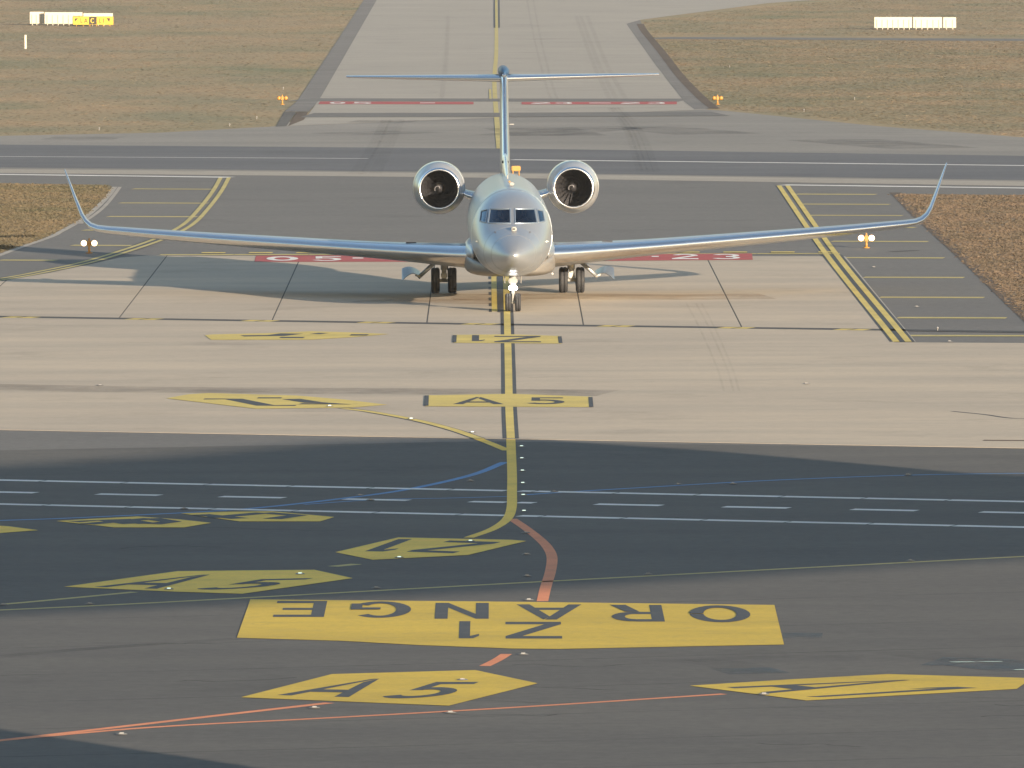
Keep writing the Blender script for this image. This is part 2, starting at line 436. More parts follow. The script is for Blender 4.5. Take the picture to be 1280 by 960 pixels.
def in_poly(x, y, pl):
    c = False; j = len(pl) - 1
    for i in range(len(pl)):
        if (pl[i].y > y) != (pl[j].y > y) and x < (pl[j].x - pl[i].x) * (y - pl[i].y) / (pl[j].y - pl[i].y) + pl[i].x: c = not c
        j = i
    return c
def tufts(name, px, n, hmin, hmax, wd, mat, label, seed):
    rnd = random.Random(seed)
    pl = [G(*p) for p in px]
    x0, x1 = min(p.x for p in pl), max(p.x for p in pl); y0, y1 = min(p.y for p in pl), max(p.y for p in pl)
    vs, fs = [], []; k = 0; tries = 0
    while k < n and tries < n * 12:
        tries += 1
        x, y = rnd.uniform(x0, x1), rnd.uniform(y0, y1)
        if not in_poly(x, y, pl): continue
        x += rnd.gauss(0, .12); y += rnd.gauss(0, .35)
        k += 1
        hh = rnd.uniform(hmin, hmax)
        if rnd.random() < 0.04: hh *= 1.9
        for q in range(2):
            a = rnd.uniform(0, math.pi); dx, dy = math.cos(a) * wd * rnd.uniform(.5, 1), math.sin(a) * wd * rnd.uniform(.5, 1)
            lx, ly = rnd.uniform(-.05, .05), rnd.uniform(-.05, .05)
            b = len(vs)
            vs += [(x - dx, y - dy, 0.002), (x + dx, y + dy, 0.002), (x + lx - dx * .3, y + ly, hh), (x + lx + dx * .4, y + ly, hh * .8)]
            fs.append([b, b + 1, b + 3, b + 2])
    o = mesh(name, vs, fs, mat); o['kind'] = 'stuff'; o['label'] = label; o['category'] = 'grass'
tufts('grass', [(-60, 340), (0, 316), (58, 296), (94, 277), (108, 267), (119, 257), (131, 245), (138, 235), (134, 232), (0, 230), (-60, 229)], 26000, 0.01, 0.05, 0.09, M['mixed_tuft'], 'tufted brown grass beside the curved stone edging', 1)
tufts('grass', [(1119, 243), (1151, 275), (1206, 325), (1281, 397), (1330, 440), (1340, 245)], 34000, 0.008, 0.042, 0.09, M['brown_tuft'], 'tufted rust brown grass beside the ragged asphalt edge', 2)
tufts('grass', [(-20, 169), (0, 169), (200, 165), (338, 158), (356, 139), (455, 0), (480, -40), (-20, -40)], 52000, 0.003, 0.018, 0.2, M['grass_tuft'], 'dry olive field of grass around the white sign backs with the yellow sign', 3)
tufts('grass', [(807, 38), (826, 64), (850, 95), (892, 135), (912, 137), (1280, 171), (1300, 173), (1300, 52), (824, 49)], 40000, 0.003, 0.018, 0.2, M['grass_tuft'], 'dry streaked grass between the runway and the narrow dark path', 4)
tufts('grass', [(803, 27), (960, 8), (1060, 0), (1300, -12), (1300, 46), (820, 44)], 20000, 0.003, 0.018, 0.2, M['grass_tuft'], 'dry grass beyond the narrow dark path round the white sign backs', 5)

# ------------------------------------------------------------------ painted lines
def line(name, pxs, wd, z, mat, parent, n=8, **kw):
    return strip(name, smooth_line([G(*p) for p in pxs], n), wd, z, mat, parent, **kw)
centre = [(632.5, 345), (634, 400), (635.5, 460), (636.5, 510), (638.5, 550), (640, 600)]
line('black_border', centre[:4] + [(638.5, 549)], 0.43, CZ, M['black'], conc)
line('centre_line', centre[:4] + [(638.5, 549)], 0.215, CZ + 0.003, M['yellow_old'], conc)
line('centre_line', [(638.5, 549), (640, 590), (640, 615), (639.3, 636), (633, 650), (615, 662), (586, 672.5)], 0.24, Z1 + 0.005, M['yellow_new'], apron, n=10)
line('dashed_black_line', [(612, 340), (613, 392)], 0.10, CZ, M['black'], conc, dash=(2.3, 2.0))
line('guide_line', [(617.5, 340), (618.5, 390)], 0.2, CZ, M['yellow_old'], conc)
line('black_border', [(624, 335), (625.2, 380), (625.8, 391)], 0.2, CZ + 0.003, M['black'], conc)
line('centre_line', [(620, 0), (620.5, 60), (618, 100), (621, 150), (624, 186)], 0.28, Z3, M['yellow_thin'], far)
line('centre_line', [(628, -95), (621, 0)], 0.28, Z4, M['yellow_thin'], far)
line('black_border', [(617.8, -20), (618.2, 35)], 0.14, Z4, M['black'], far)
line('black_border', [(623.6, -20), (623.8, 35)], 0.14, Z4, M['black'], far)
line('short_bar', [(612.5, 112), (613, 124)], 0.14, Z4 + 0.003, M['yellow_thin'], far)
line('black_edge', [(430, 511), (465, 516), (520, 526.3), (565, 537.8), (598, 549)], 0.38, CZ + 0.0005, M['black'], conc)
line('branch_line', [(430, 511.5), (466, 516), (520, 526), (565, 537.5), (600, 549.5)], 0.27, CZ + 0.002, M['yellow_old'], conc)
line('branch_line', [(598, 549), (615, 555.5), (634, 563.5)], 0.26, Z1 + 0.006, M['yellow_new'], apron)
line('blue_line', [(631, 578), (590, 594), (515, 611), (440, 622), (300, 637), (120, 646.5), (0, 651), (-200, 656)], 0.22, Z1 + 0.003, M['blue'], apron)
line('blue_line', [(655, 619), (700, 616), (800, 610), (960, 601), (1130, 594.5), (1280, 592), (1500, 590)], 0.2, Z1 + 0.003, M['blue'], apron)
line('blue_line', [(380, 631), (470, 625), (560, 623), (634, 621)], 0.14, Z1 + 0.003, M['blue'], apron)
line('orange_line', [(640, 649), (655, 659), (672, 672), (684, 684), (690, 697), (688, 715), (682, 735), (678, 752)], 0.24, Z1 + 0.003, M['orange'], apron)
line('orange_line', [(633, 818), (622, 825), (606, 833)], 0.22, Z1 + 0.003, M['orange'], apron)
line('orange_line', [(-100, 935), (0, 926), (150, 909), (280, 894), (412, 879)], 0.24, Z1 + 0.003, M['orange'], apron)
line('orange_line', [(-100, 936.5), (40, 922.5), (200, 909), (400, 898.5), (640, 885), (905, 868)], 0.21, Z1 + 0.004, M['orange'], apron)
line('yellow_line', [(-200, 771), (0, 763), (160, 755.5), (320, 747), (640, 729.5), (960, 712.5), (1280, 696), (1500, 685)], 0.23, Z1 + 0.003, M['yellow_thin'], apron)
line('yellow_line', [(-100, 762), (0, 756), (90, 748), (168, 740.5)], 0.23, Z1 + 0.004, M['yellow_thin'], apron)
line('yellow_dash', [(416, 708.5), (446, 705.5)], 0.3, Z1 + 0.003, M['yellow_thin'], apron)
# service road: two long lines of butted segments and a dashed middle
def seg_row(y0, y1, xs_, wd, nm):
    for xa, xb in xs_:
        line(nm, [(xa, y0 + (y1 - y0) * xa / 1280), (xb, y0 + (y1 - y0) * xb / 1280)], wd, Z1 + 0.0045, M['white'], apron)
rnd = random.Random(3)
for y0, y1 in ((600.5, 627.5), (630.5, 659.5)):
    x = -150.0; row = []
    while x < 1450:
        e = x + 103 + rnd.uniform(-3, 3); row.append((x, e - 3.0)); x = e
    row2 = []
    for a, b in row:
        if b > 632 and a < 652:
            if a < 632: row2.append((a, 632))
            if b > 649: row2.append((649, b))
        else: row2.append((a, b))
    seg_row(y0, y1, row2, 0.5, 'road_edge_line')
seg_row(615.5, 641.5, [(-115, -35), (-34 + 0, 45), (122, 200), (276, 355), (431, 511), (588, 633), (647, 668), (745, 827), (905, 986), (1065, 1146), (1226, 1306)], 0.5, 'road_dash')

# shoulder markings beside the concrete
def double(pxs, parent, z, mat, d=0.32, wd=0.3, border=None):
    pts = smooth_line([G(*p) for p in pxs], 10)
    if border: strip('black_border', smooth_line([G(*p) for p in border], 10), wd * 2 + d * 1.9, z, M['black'], parent)
    strip('edge_stripe', pts, wd, z + 0.003, mat, parent, offset=d)
    strip('edge_stripe', pts, wd, z + 0.003, mat, parent, offset=-d)
double([(979, 232.5), (1039.5, 319), (1128, 428)], taxi_sh, CZ, M['yellow_old'], 0.19, 0.21, [(1039.5, 319), (1128, 428)])
double([(281, 222.5), (271, 240), (254, 262), (235, 281), (205, 297), (160, 313), (110, 328), (60, 339), (0, 350), (-150, 373)], taxi_sh, CZ, M['yellow_thin'], 0.19, 0.19, [(205, 297), (160, 313), (110, 328), (60, 339), (0, 350), (-150, 373)])
def bar(x0, x1, y0, y1=None, wd=0.95):
    strip('cross_bar', [G(x0, y0), G(x1, y1 if y1 else y0)], wd, Z2 + 0.004, M['yellow_thin'], taxi_sh)
for x0, x1, y in ((166, 268, 236.5), (150, 260, 254), (135, 246, 271), (104, 200, 288), (90, 185, 307), (0, 70, 325.5)): bar(x0, x1, y, y + 0.4)
for x0, x1, y in ((995, 1095, 243), (1002, 1112, 255.5), (1012, 1128, 269.5), (1088, 1144, 284.5), (1040, 1160, 302), (1056, 1180, 322.5), (1080, 1205, 347), (1100, 1230, 372), (1122, 1258, 397.5), (1134, 1420, 420)): bar(x0, x1, y, y + 0.4)
strip('kerb_line', smooth_line([G(1055, 321), G(1143, 428)]), 0.1, Z3, M['edge_stone'], taxi_sh)
# hold line above the red numbers
strip('hold_line', [G(200, 319), G(1050, 317.5)], 0.8, CZ, M['yellow_thin'], conc, dash=(2.8, 0.02))
strip('hold_dashes', [G(252, 316.6), G(1045, 315.6)], 0.9, CZ + 0.004, M['yellow_old'], conc, dash=(0.9, 0.9))
# drain with its yellow pairs
strip('drain_channel', dl, 1.1, CZ, M['bitumen'], conc)
for xc in (-140, 26, 180, 325, 470, 600, 770, 920, 1065):
    for k in (-10, 11):
        p, q = G(xc + k - 9, 397 + (xc + k - 9) * 0.0148), G(xc + k + 8, 397 + (xc + k + 8) * 0.0148)
        strip('drain_mark', [p, q], 0.9, CZ + 0.003, M['yellow_old'], conc)

# ------------------------------------------------------------------ lettering
def rect(x0, y0, x1, y1): return [(x0, y0), (x1, y0), (x1, y1), (x0, y1)]
def arc(cx, cy, rx, ry, ix, iy, a0, a1, n=18):
    o = [(cx + rx * math.cos(R(a0 + (a1 - a0) * i / n)), cy + ry * math.sin(R(a0 + (a1 - a0) * i / n))) for i in range(n + 1)]
    i_ = [(cx + ix * math.cos(R(a0 + (a1 - a0) * i / n)), cy + iy * math.sin(R(a0 + (a1 - a0) * i / n))) for i in range(n + 1)]
    return [[o[i], o[i + 1], i_[i + 1], i_[i]] for i in range(n)]
GL = {
 'O': arc(.5, .5, .5, .5, .27, .36, 0, 360, 28),
 'R': [rect(0, 0, .24, 1), rect(.24, .86, .55, 1), rect(.24, .42, .55, .56)] + arc(.55, .71, .45, .29, .2, .15, -90, 90, 10) + [[(.45, .42), (.72, .42), (1, 0), (.7, 0)]],
 'A': [[(0, 0), (.2, 0), (.58, 1), (.4, 1)], [(.8, 0), (1, 0), (.6, 1), (.5, .8)], rect(.2, .22, .8, .37)],
 'N': [rect(0, 0, .24, 1), rect(.76, 0, 1, 1), [(.24, 1), (.24, .7), (.76, 0), (.76, .3)]],
 'G': arc(.5, .5, .5, .5, .26, .37, 45, 320, 22) + [rect(.5, .38, .98, .51), rect(.8, .14, .98, .38)],
 'E': [rect(0, 0, .26, 1), rect(.26, 0, 1, .14), rect(.26, .44, .85, .57), rect(.26, .86, 1, 1)],
 'Z': [rect(0, 0, 1, .15), rect(0, .85, 1, 1), [(0, .15), (.3, .15), (1, .85), (.7, .85)]],
 '1': [rect(.45, 0, 1, 1), [(.0, .74), (.45, .86), (.45, 1), (.3, 1), (.0, .86)]],
 '5': [rect(.12, .86, .95, 1), rect(.12, .5, .34, .86)] + arc(.45, .33, .52, .33, .27, .19, -150, 115, 16),
 '0': arc(.5, .5, .5, .5, .25, .30, 0, 360, 24),
 '2': arc(.5, .72, .48, .28, .24, .13, -20, 170, 12) + [[(.0, .17), (.32, .17), (.97, .66), (.68, .66)], rect(0, 0, 1, .17)],
 '3': arc(.45, .73, .5, .27, .26, .13, -90, 160, 12) + arc(.45, .27, .53, .27, .28, .13, -160, 90, 12),
 '-': [rect(0.05, .38, .95, .62)],
 'C': arc(.5, .5, .5, .5, .27, .34, 45, 315, 20),
 'L': [rect(0, 0, .28, 1), rect(.28, 0, .95, .17)],
}
def glyph(ch, quad, z, mat, parent):
    """glyph unit box -> ground quad given as pixels BL, BR, TR, TL"""
    q = [G(*p) for p in quad]
    def mp(u, v): return (q[0] * (1 - u) + q[1] * u) * (1 - v) + (q[3] * (1 - u) + q[2] * u) * v
    return flats('letter', [[mp(u, v) for u, v in pl] for pl in GL[ch]], z, mat, parent, dz=0.0003)
def strokes(pls, wd, z, parent, mat=None):
    for pl in pls:
        strip('letter_stroke', [G(*p) for p in pl], wd, z, mat or M['black'], parent); z += 0.001

pz = Z1 + 0.009
orange = flat('painted_sign_panel', [(313, 750), (640, 753), (968, 757), (980, 806.5), (900, 808), (800, 810), (700, 812), (640, 811.5), (520, 807), (430, 802), (296, 798)], pz, M['yellow'], apron)
orange['label'] = 'large yellow painted panel reading Z1 ORANGE upside down'
def flip(x0, x1, yt, yb):
    sk = lambda x, y: 618 + (x - 618) * (y + 209) / ((yt + yb) / 2 + 209)
    return [(sk(x1, yt), yt), (sk(x0, yt), yt), (sk(x0, yb), yb), (sk(x1, yb), yb)]
for ch, x0, x1, yt, yb in (('E', 344, 407, 752.2, 772.2), ('G', 437, 514, 753, 773.3), ('N', 544, 611, 754.6, 774.5), ('A', 646, 728, 756.5, 775.5),
                           ('R', 764, 829, 757.2, 778), ('O', 862, 938, 758, 779), ('1', 574, 599, 777.5, 799), ('Z', 632, 702, 778.3, 799.3)):
    glyph(ch, flip(x0, x1, yt, yb), pz + 0.003, M['black'], orange)
def panel(pts, glyphs=(), st=(), stw=0.5, parent=apron, z=pz, mat='yellow', label=None):
    p = flat('painted_sign_panel', pts, z, M[mat], parent)
    if label: p['label'] = label
    for ch, q in glyphs: glyph(ch, q, z + 0.003, M['black'], p)
    strokes(st, stw, z + 0.003, p)
    return p
panel([(301, 872.5), (415, 843.5), (594, 838.5), (672, 855), (561, 883)],
      [('A', [(346, 870), (436, 872.5), (492, 849), (448, 850)]), ('5', [(466, 875), (556, 873), (602, 853.5), (538, 853.5)])], label='yellow painted arrow panel reading A5 below the ORANGE panel')
panel([(862, 858), (990, 850), (1110, 843.5), (1290, 848.5), (1271, 862), (1008, 876.5)],
      [('A', [(908, 860), (960, 868), (1160, 851.5), (1108, 850.5)]), ('1', [(992, 871.5), (1026, 872.5), (1222, 861), (1186, 859)])], label='long yellow painted panel reading A1 strongly slanted')
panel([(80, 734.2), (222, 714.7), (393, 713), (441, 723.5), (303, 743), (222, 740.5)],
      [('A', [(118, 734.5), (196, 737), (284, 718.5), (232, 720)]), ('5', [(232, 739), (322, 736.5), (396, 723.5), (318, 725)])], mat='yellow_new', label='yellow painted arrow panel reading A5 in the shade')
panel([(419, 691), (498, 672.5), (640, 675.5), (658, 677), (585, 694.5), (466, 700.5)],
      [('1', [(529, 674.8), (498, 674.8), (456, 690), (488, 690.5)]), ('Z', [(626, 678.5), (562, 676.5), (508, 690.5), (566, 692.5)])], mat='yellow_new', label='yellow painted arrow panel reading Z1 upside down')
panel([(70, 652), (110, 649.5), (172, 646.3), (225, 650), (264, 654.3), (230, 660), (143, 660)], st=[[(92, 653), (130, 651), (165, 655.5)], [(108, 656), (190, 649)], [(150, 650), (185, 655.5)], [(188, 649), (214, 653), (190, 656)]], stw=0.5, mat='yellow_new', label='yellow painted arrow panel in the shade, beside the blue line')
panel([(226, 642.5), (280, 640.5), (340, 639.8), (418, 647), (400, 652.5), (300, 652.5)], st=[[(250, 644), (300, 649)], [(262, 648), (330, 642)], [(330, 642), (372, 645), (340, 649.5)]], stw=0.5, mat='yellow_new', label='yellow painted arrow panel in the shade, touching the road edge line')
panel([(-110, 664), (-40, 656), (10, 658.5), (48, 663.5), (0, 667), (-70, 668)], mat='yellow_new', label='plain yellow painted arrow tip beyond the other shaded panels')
cp = CZ + 0.006
panel([(532, 495.3), (640, 493.3), (739, 497), (741, 510), (532, 509)], [('A', [(566, 506.5), (630, 506.5), (612, 497.5), (584, 497.5)]), ('5', [(658, 506.5), (708, 506.5), (706, 498), (659, 498)])],
      parent=conc, z=cp, mat='yellow_old', label='yellow painted panel across the centre line reading A5')
panel([(567, 419.5), (640, 419), (700, 421), (702, 430.5), (568, 429.5)], [('1', flip(590, 606, 420, 427.5)), ('Z', flip(618, 676, 421, 429))], parent=conc, z=cp, mat='yellow_old', label='yellow painted panel across the centre line reading Z1 upside down')
for x0, y0, y1 in ((533.5, 495.5, 508.5), (738, 497.5, 510), (568.6, 420, 429), (699.6, 421.5, 430)):
    line('end_bar', [(x0, y0), (x0 - 0.6 if x0 < 640 else x0 + 1.2, y1)], 0.12, cp + 0.003, M['black'], conc)
panel([(256, 420), (266, 419), (330, 417.5), (390, 415), (440, 416.5), (486, 418.5), (440, 422.5), (390, 425.5), (264, 425.7)], st=[[(303, 421), (345, 420.5), (365, 418)], [(350, 423), (380, 423)], [(392, 418), (406, 418.2)], [(438, 419.8), (460, 419.8)]], stw=0.8, parent=conc, z=cp, mat='yellow_old', label='narrow yellow painted arrow panel nearer the drain')
panel([(208, 499), (235, 494), (260, 492.5), (370, 495.5), (430, 500.5), (484, 507), (440, 510.5), (320, 512)], st=[[(255, 500), (292, 500), (332, 508), (370, 508)], [(322, 498.6), (352, 498.6)], [(364, 500), (392, 504.5), (430, 506.5), (375, 506)]], stw=0.55, parent=conc, z=cp, mat='yellow_old', label='yellow painted arrow panel at the start of the curved branch line')
# red runway numbers
def red(px, glyphs, parent, z):
    p = flat('red_number_panel', px, z, M['red'], parent)
    for ch, x0, x1, yt, yb in glyphs: glyph(ch, [(x0, yb), (x1, yb), (x1, yt), (x0, yt)], z + 0.006, M['white'], p)
red([(320, 320.3), (552, 319.5), (550, 328), (318, 328)], [('0', 333, 373, 321.5, 327), ('5', 390, 428, 321.3, 327), ('-', 440, 455, 321, 326)], conc, CZ + 0.004)
red([(742, 319), (940, 317.5), (941, 325.5), (744, 327)], [('2', 840, 873, 318.5, 325), ('3', 892, 926, 318.5, 325), ('-', 814, 824, 319, 324)], conc, CZ + 0.004)
red([(400, 127.3), (592, 127.8), (592, 130.8), (398, 130.6)], [('0', 412, 432, 128, 130.4), ('5', 440, 465, 128, 130.4), ('-', 524, 545, 128, 130.4)], far, Z4)
red([(652, 128), (846, 127.5), (846, 130.8), (652, 131)], [('2', 664, 688, 128.3, 130.6), ('3', 694, 716, 128.3, 130.6), ('-', 735, 765, 128.2, 130.5), ('2', 776, 800, 128.2, 130.5), ('3', 810, 832, 128.2, 130.5)], far, Z4)

# ------------------------------------------------------------------ rubber, cracks, stains
def smear(pxs, wd, z, parent, mat='rubber_smear'): line('tyre_mark', pxs, wd, z, M[mat], parent)
for dx in (0, 9, 14, 24, 33): smear([(480 + dx * 0.7, 150), (462 + dx * .8, 185), (440 + dx, 218)], 0.3, CZ + .001 + dx * .0002, rs)
for dx in (0, 6, 13, 21): smear([(762 + dx * .6, 135), (784 + dx * .8, 165), (800 + dx, 215)], 0.35, CZ + .001 + dx * .0002, rs)
for dx in (0, 8, 20): smear([(720 + dx * .7, 20), (742 + dx * .8, 80), (762 + dx, 124)], 0.3, Z4 + .001 + dx * .0002, far)
for dx in (0, -8): smear([(665 + dx, -10), (674 + dx, 40), (690 + dx, 105), (697 + dx, 124)], 0.16, Z4 + .002, far)
line('slab_crack', [(560, 20), (558, 70), (552, 124)], 0.3, Z4, M['rubber_smear'], far)
for dx in (0, 12, 19): smear([(858 + dx, 380), (875 + dx, 412), (896 + dx, 460), (905 + dx, 490)], 0.07, CZ + .002 + dx * .0001, conc)
line('tan_stain', [(560, 372), (700, 371), (830, 372), (960, 371)], 4.2, Z3 + .001, M['tan_smear'], conc)
line('tan_stain', [(470, 375), (560, 377), (640, 378)], 3.5, Z3 + .0015, M['tan_smear'], conc)
line('grey_stain', [(-100, 483), (200, 488), (520, 490), (760, 492)], 3.2, Z3 + .001, M['smear_soft'], conc)
line('crack_line', [(1190, 515), (1230, 519), (1272, 524), (1330, 521)], 0.14, CZ, M['black'], conc)
line('drain_slot', [(1229, 551.3), (1420, 552.5)], 0.45, CZ, M['soil'], conc)
for p in ([(430, 168), (520, 165)], [(640, 170), (780, 160), (900, 168)], [(440, 152), (520, 152)], [(1040, 175), (1170, 186)], [(60, 173), (150, 173)], [(660, 160), (700, 170)]):
    line('dark_smear', p, 5.0, CZ, M['smear_soft'], rs)
line('dark_smear', [(0, 821), (120, 811), (296, 799)], 0.5, Z2, M['smear_soft'], apron)
line('dark_smear', [(840, 825), (905, 830), (945, 843)], 1.1, Z2, M['rubber_smear'], apron)
line('dark_smear', [(860, 827), (960, 822), (1080, 821)], 0.6, Z2 + .002, M['rubber_smear'], apron)
line('dark_smear', [(1120, 815), (1190, 823), (1290, 832)], 1.3, Z2 + .001, M['rubber_smear'], apron)
line('dark_smear', [(978, 795.3), (1028, 795.3)], 1.5, Z2, M['wet'], apron)
line('dark_smear', [(1165, 827.5), (1225, 829), (1300, 838)], 1.9, Z2 + .003, M['wet'], apron)
line('dark_smear', [(925, 836), (950, 843)], 1.2, Z2 + .003, M['wet'], apron)
line('dark_smear', [(1195, 872), (1290, 874)], 0.35, Z2, M['rubber_smear'], apron)
for k in range(7):
    yy = 760 + k * 34
    line('paving_seam', [(-200, yy + 22), (400, yy + 6), (900, yy - 9), (1500, yy - 26)], 0.12, Z1 + 0.0015 + k * 0.0001, M['smear_soft'], apron)
crk = random.Random(11)
for k in range(14):
    x, y = crk.uniform(0, 1280), crk.uniform(600, 950); pts_ = []
    for q in range(7):
        pts_.append((x, y)); x += crk.uniform(12, 40); y += crk.uniform(-2.2, 2.2)
    line('sealed_crack', pts_, 0.07, Z1 + 0.002 + k * 0.00005, M['crack'], apron, n=3)
for k in range(16):
    x, y = crk.uniform(-20, 1250), crk.uniform(410, 535); pts_ = []
    for q in range(6):
        pts_.append((x, y)); x += crk.uniform(15, 45); y += crk.uniform(-1.0, 1.0)
    line('fine_crack', pts_, 0.09, Z3 + 0.0018 + k * 0.00004, M['smear_soft'], conc, n=3)
line('patch', [(1126, 314), (1136, 314.3)], 1.6, Z3, M['bitumen'], taxi_sh)
def puddle(cx, cy, rx, ry, seed):
    rr = random.Random(seed); n = 22
    flat('puddle', [(cx + rx * math.cos(2 * math.pi * i / n) * rr.uniform(.8, 1.1), cy + ry * math.sin(2 * math.pi * i / n) * rr.uniform(.75, 1.1)) for i in range(n)], Z2 + 0.004, M['water'], apron)
puddle(1203, 828.3, 18, 0.6, 2); puddle(1238, 828, 16, 0.5, 5); puddle(1284, 838, 18, 0.7, 3)

# ------------------------------------------------------------------ lights set into the pavement
bm = bmesh.new()
bmesh.ops.create_cone(bm, cap_ends=True, segments=14, radius1=0.11, radius2=0.08, depth=0.016)
inset_body = bpy.data.meshes.new('inset_body'); bm.to_mesh(inset_body); bm.free(); inset_body.materials.append(M['inset_rim'])
def lens_mesh(mat):
    bm = bmesh.new(); bmesh.ops.create_cube(bm, size=1)
    for v in bm.verts: v.co = Vector((v.co.x * (0.10 if v.co.z < 0 else 0.07), v.co.y * 0.02, v.co.z * 0.022))
    me = bpy.data.meshes.new('lens'); bm.to_mesh(me); bm.free(); me.materials.append(mat); return me
lens_off, lens_on = lens_mesh(M['lens']), lens_mesh(M['inset_on'])
def inset(px, py, label, group, on=False):
    p = G(px, py)
    zz = Z1 + 0.0125 if py > 545 else CZ + 0.0095
    e = empty('inset_light', (p.x, p.y, zz)); tag(e, label, 'inset light', group)
    b = link('body', inset_body, None, e); b.location = (0, 0, 0.008)
    for dy in (-0.06, 0.06):
        l = link('lens', lens_on if on else lens_off, None, e); l.location = (0, dy, 0.016)
for x, y in ((652, 559), (652.3, 574), (653, 589.5), (653.4, 605), (654, 620), (655, 640)):
    inset(x, y, 'lit inset light in the row beside the wide yellow centre line', 'lights beside the centre line', True)
for x, y in ((657, 667), (658, 694), (659, 721), (661, 751)):
    inset(x, y, 'unlit inset light inside the bend of the wide orange line', 'lights inside the orange bend')
inset(654, 819, 'inset light between the ORANGE panel and the yellow A5 arrow panel below it', 'lights near painted panels')
for x, y in ((470.5, 736), (810, 719), (1138, 702), (112, 756)):
    inset(x, y, 'inset light on the long thin yellow line', 'lights on the thin yellow line')
inset(4, 757, 'inset light on the shorter thin yellow line', 'lights on the thin yellow line')
for x, y in ((152, 919), (563, 892)):
    inset(x, y, 'inset light under the lower thin orange line', 'lights on the orange lines')
inset(393, 886, 'inset light under the corner of the A5 arrow panel, between two orange lines', 'lights on the orange lines')
inset(578, 851, 'inset light on the bright yellow A5 arrow panel', 'lights near painted panels')
for x, y in ((499, 698), (588, 677.5)): inset(x, y, 'inset light on the yellow Z1 arrow panel', 'lights near painted panels', True)
for x, y in ((375, 718.5), (211, 737.5)): inset(x, y, 'inset light on the shaded yellow A5 arrow panel', 'lights near painted panels', True)
for x, y in ((450, 620), (463, 626), (230, 637), (588, 602)): inset(x, y, 'inset light beside the blue line where it crosses the service road', 'lights along the blue lines')
for x, y in ((693, 615.5), (848, 606.5), (916, 605.5), (1135, 594.5)): inset(x, y, 'inset light on the straight thin blue line', 'lights along the blue lines')
for x, y in ((412, 509), (514, 525), (590.5, 542)): inset(x, y, 'bright inset light on the curved yellow branch line over concrete', 'lights on the branch line', True)
for x, y in ((125, 483), (1008, 481)): inset(x, y, 'small inset light alone on the pale concrete', 'lights on the concrete')
inset(955, 847 + 22, 'inset light at the lower edge of the long slanted yellow panel', 'lights near painted panels')
for x, y in ((1092, 335), (1146, 384.5), (1187, 428)): inset(x, y, 'inset light on the shoulder with yellow cross bars beside rust brown grass', 'lights on the striped shoulder')
inset(164, 297, 'inset light on the shoulder with yellow cross bars beside the stone edging', 'lights on the striped shoulder')

# ------------------------------------------------------------------ generic shape tools
def box_bm(bm, c, s, bev=0.0):
    r = bmesh.ops.create_cube(bm, size=1)
    for v in r['verts']: v.co = Vector((v.co.x * s[0] + c[0], v.co.y * s[1] + c[1], v.co.z * s[2] + c[2]))
    if bev: bmesh.ops.bevel(bm, geom=[e for e in bm.edges if all(v in r['verts'] for v in e.verts)], offset=bev, segments=2, affect='EDGES')
def box(name, c, s, mat, parent, bev=0.0):
    bm = bmesh.new(); box_bm(bm, c, s, bev); return bm_obj(name, bm, mat, parent)
def tube_bm(bm, a, b, r0, r1=None, n=14):
    a, b = Vector(a), Vector(b); d = b - a
    rr = bmesh.ops.create_cone(bm, cap_ends=True, segments=n, radius1=r0, radius2=r0 if r1 is None else r1, depth=d.length)
    mt = Matrix.Translation((a + b) / 2) @ d.to_track_quat('Z', 'Y').to_matrix().to_4x4()
    bmesh.ops.transform(bm, matrix=mt, verts=rr['verts'])
def tube(name, a, b, r0, mat, parent, r1=None, n=14):
    bm = bmesh.new(); tube_bm(bm, a, b, r0, r1, n); o = bm_obj(name, bm, mat, parent)
    for p in o.data.polygons: p.use_smooth = len(p.vertices) == 4
    return o
def lathe(name, prof, mat, parent, axis='Y', n=48, origin=(0, 0, 0), smooth=True, closed=False):
    """profile of (along, radius) turned round the axis"""
    vs, fs = [], []
    for a, r in prof:
        for k in range(n):
            t = 2 * math.pi * k / n
            if axis == 'Y': v = (r * math.cos(t), a, r * math.sin(t))
            elif axis == 'X': v = (a, r * math.cos(t), r * math.sin(t))
            else: v = (r * math.cos(t), r * math.sin(t), a)
            vs.append(tuple(v[i] + origin[i] for i in range(3)))
    for i in range(len(prof) - 1):
        for k in range(n):
            fs.append([i * n + k, i * n + (k + 1) % n, (i + 1) * n + (k + 1) % n, (i + 1) * n + k])
    o = mesh(name, vs, fs, mat, parent, smooth)
    bm = bmesh.new(); bm.from_mesh(o.data); bmesh.ops.recalc_face_normals(bm, faces=bm.faces); bm.to_mesh(o.data); bm.free()
    return o
def loft(name, rings, mat, parent, cap=True, smooth=True, mats=None):
    n = len(rings[0]); vs = [tuple(v) for r in rings for v in r]; fs = []
    for i in range(len(rings) - 1):
        for k in range(n): fs.append([i * n + k, i * n + (k + 1) % n, (i + 1) * n + (k + 1) % n, (i + 1) * n + k])
    if cap: fs += [list(range(n))[::-1], list(range((len(rings) - 1) * n, len(rings) * n))]
    o = mesh(name, vs, fs, mat, parent, smooth)
    bm = bmesh.new(); bm.from_mesh(o.data); bmesh.ops.recalc_face_normals(bm, faces=bm.faces); bm.to_mesh(o.data); bm.free()
    return o
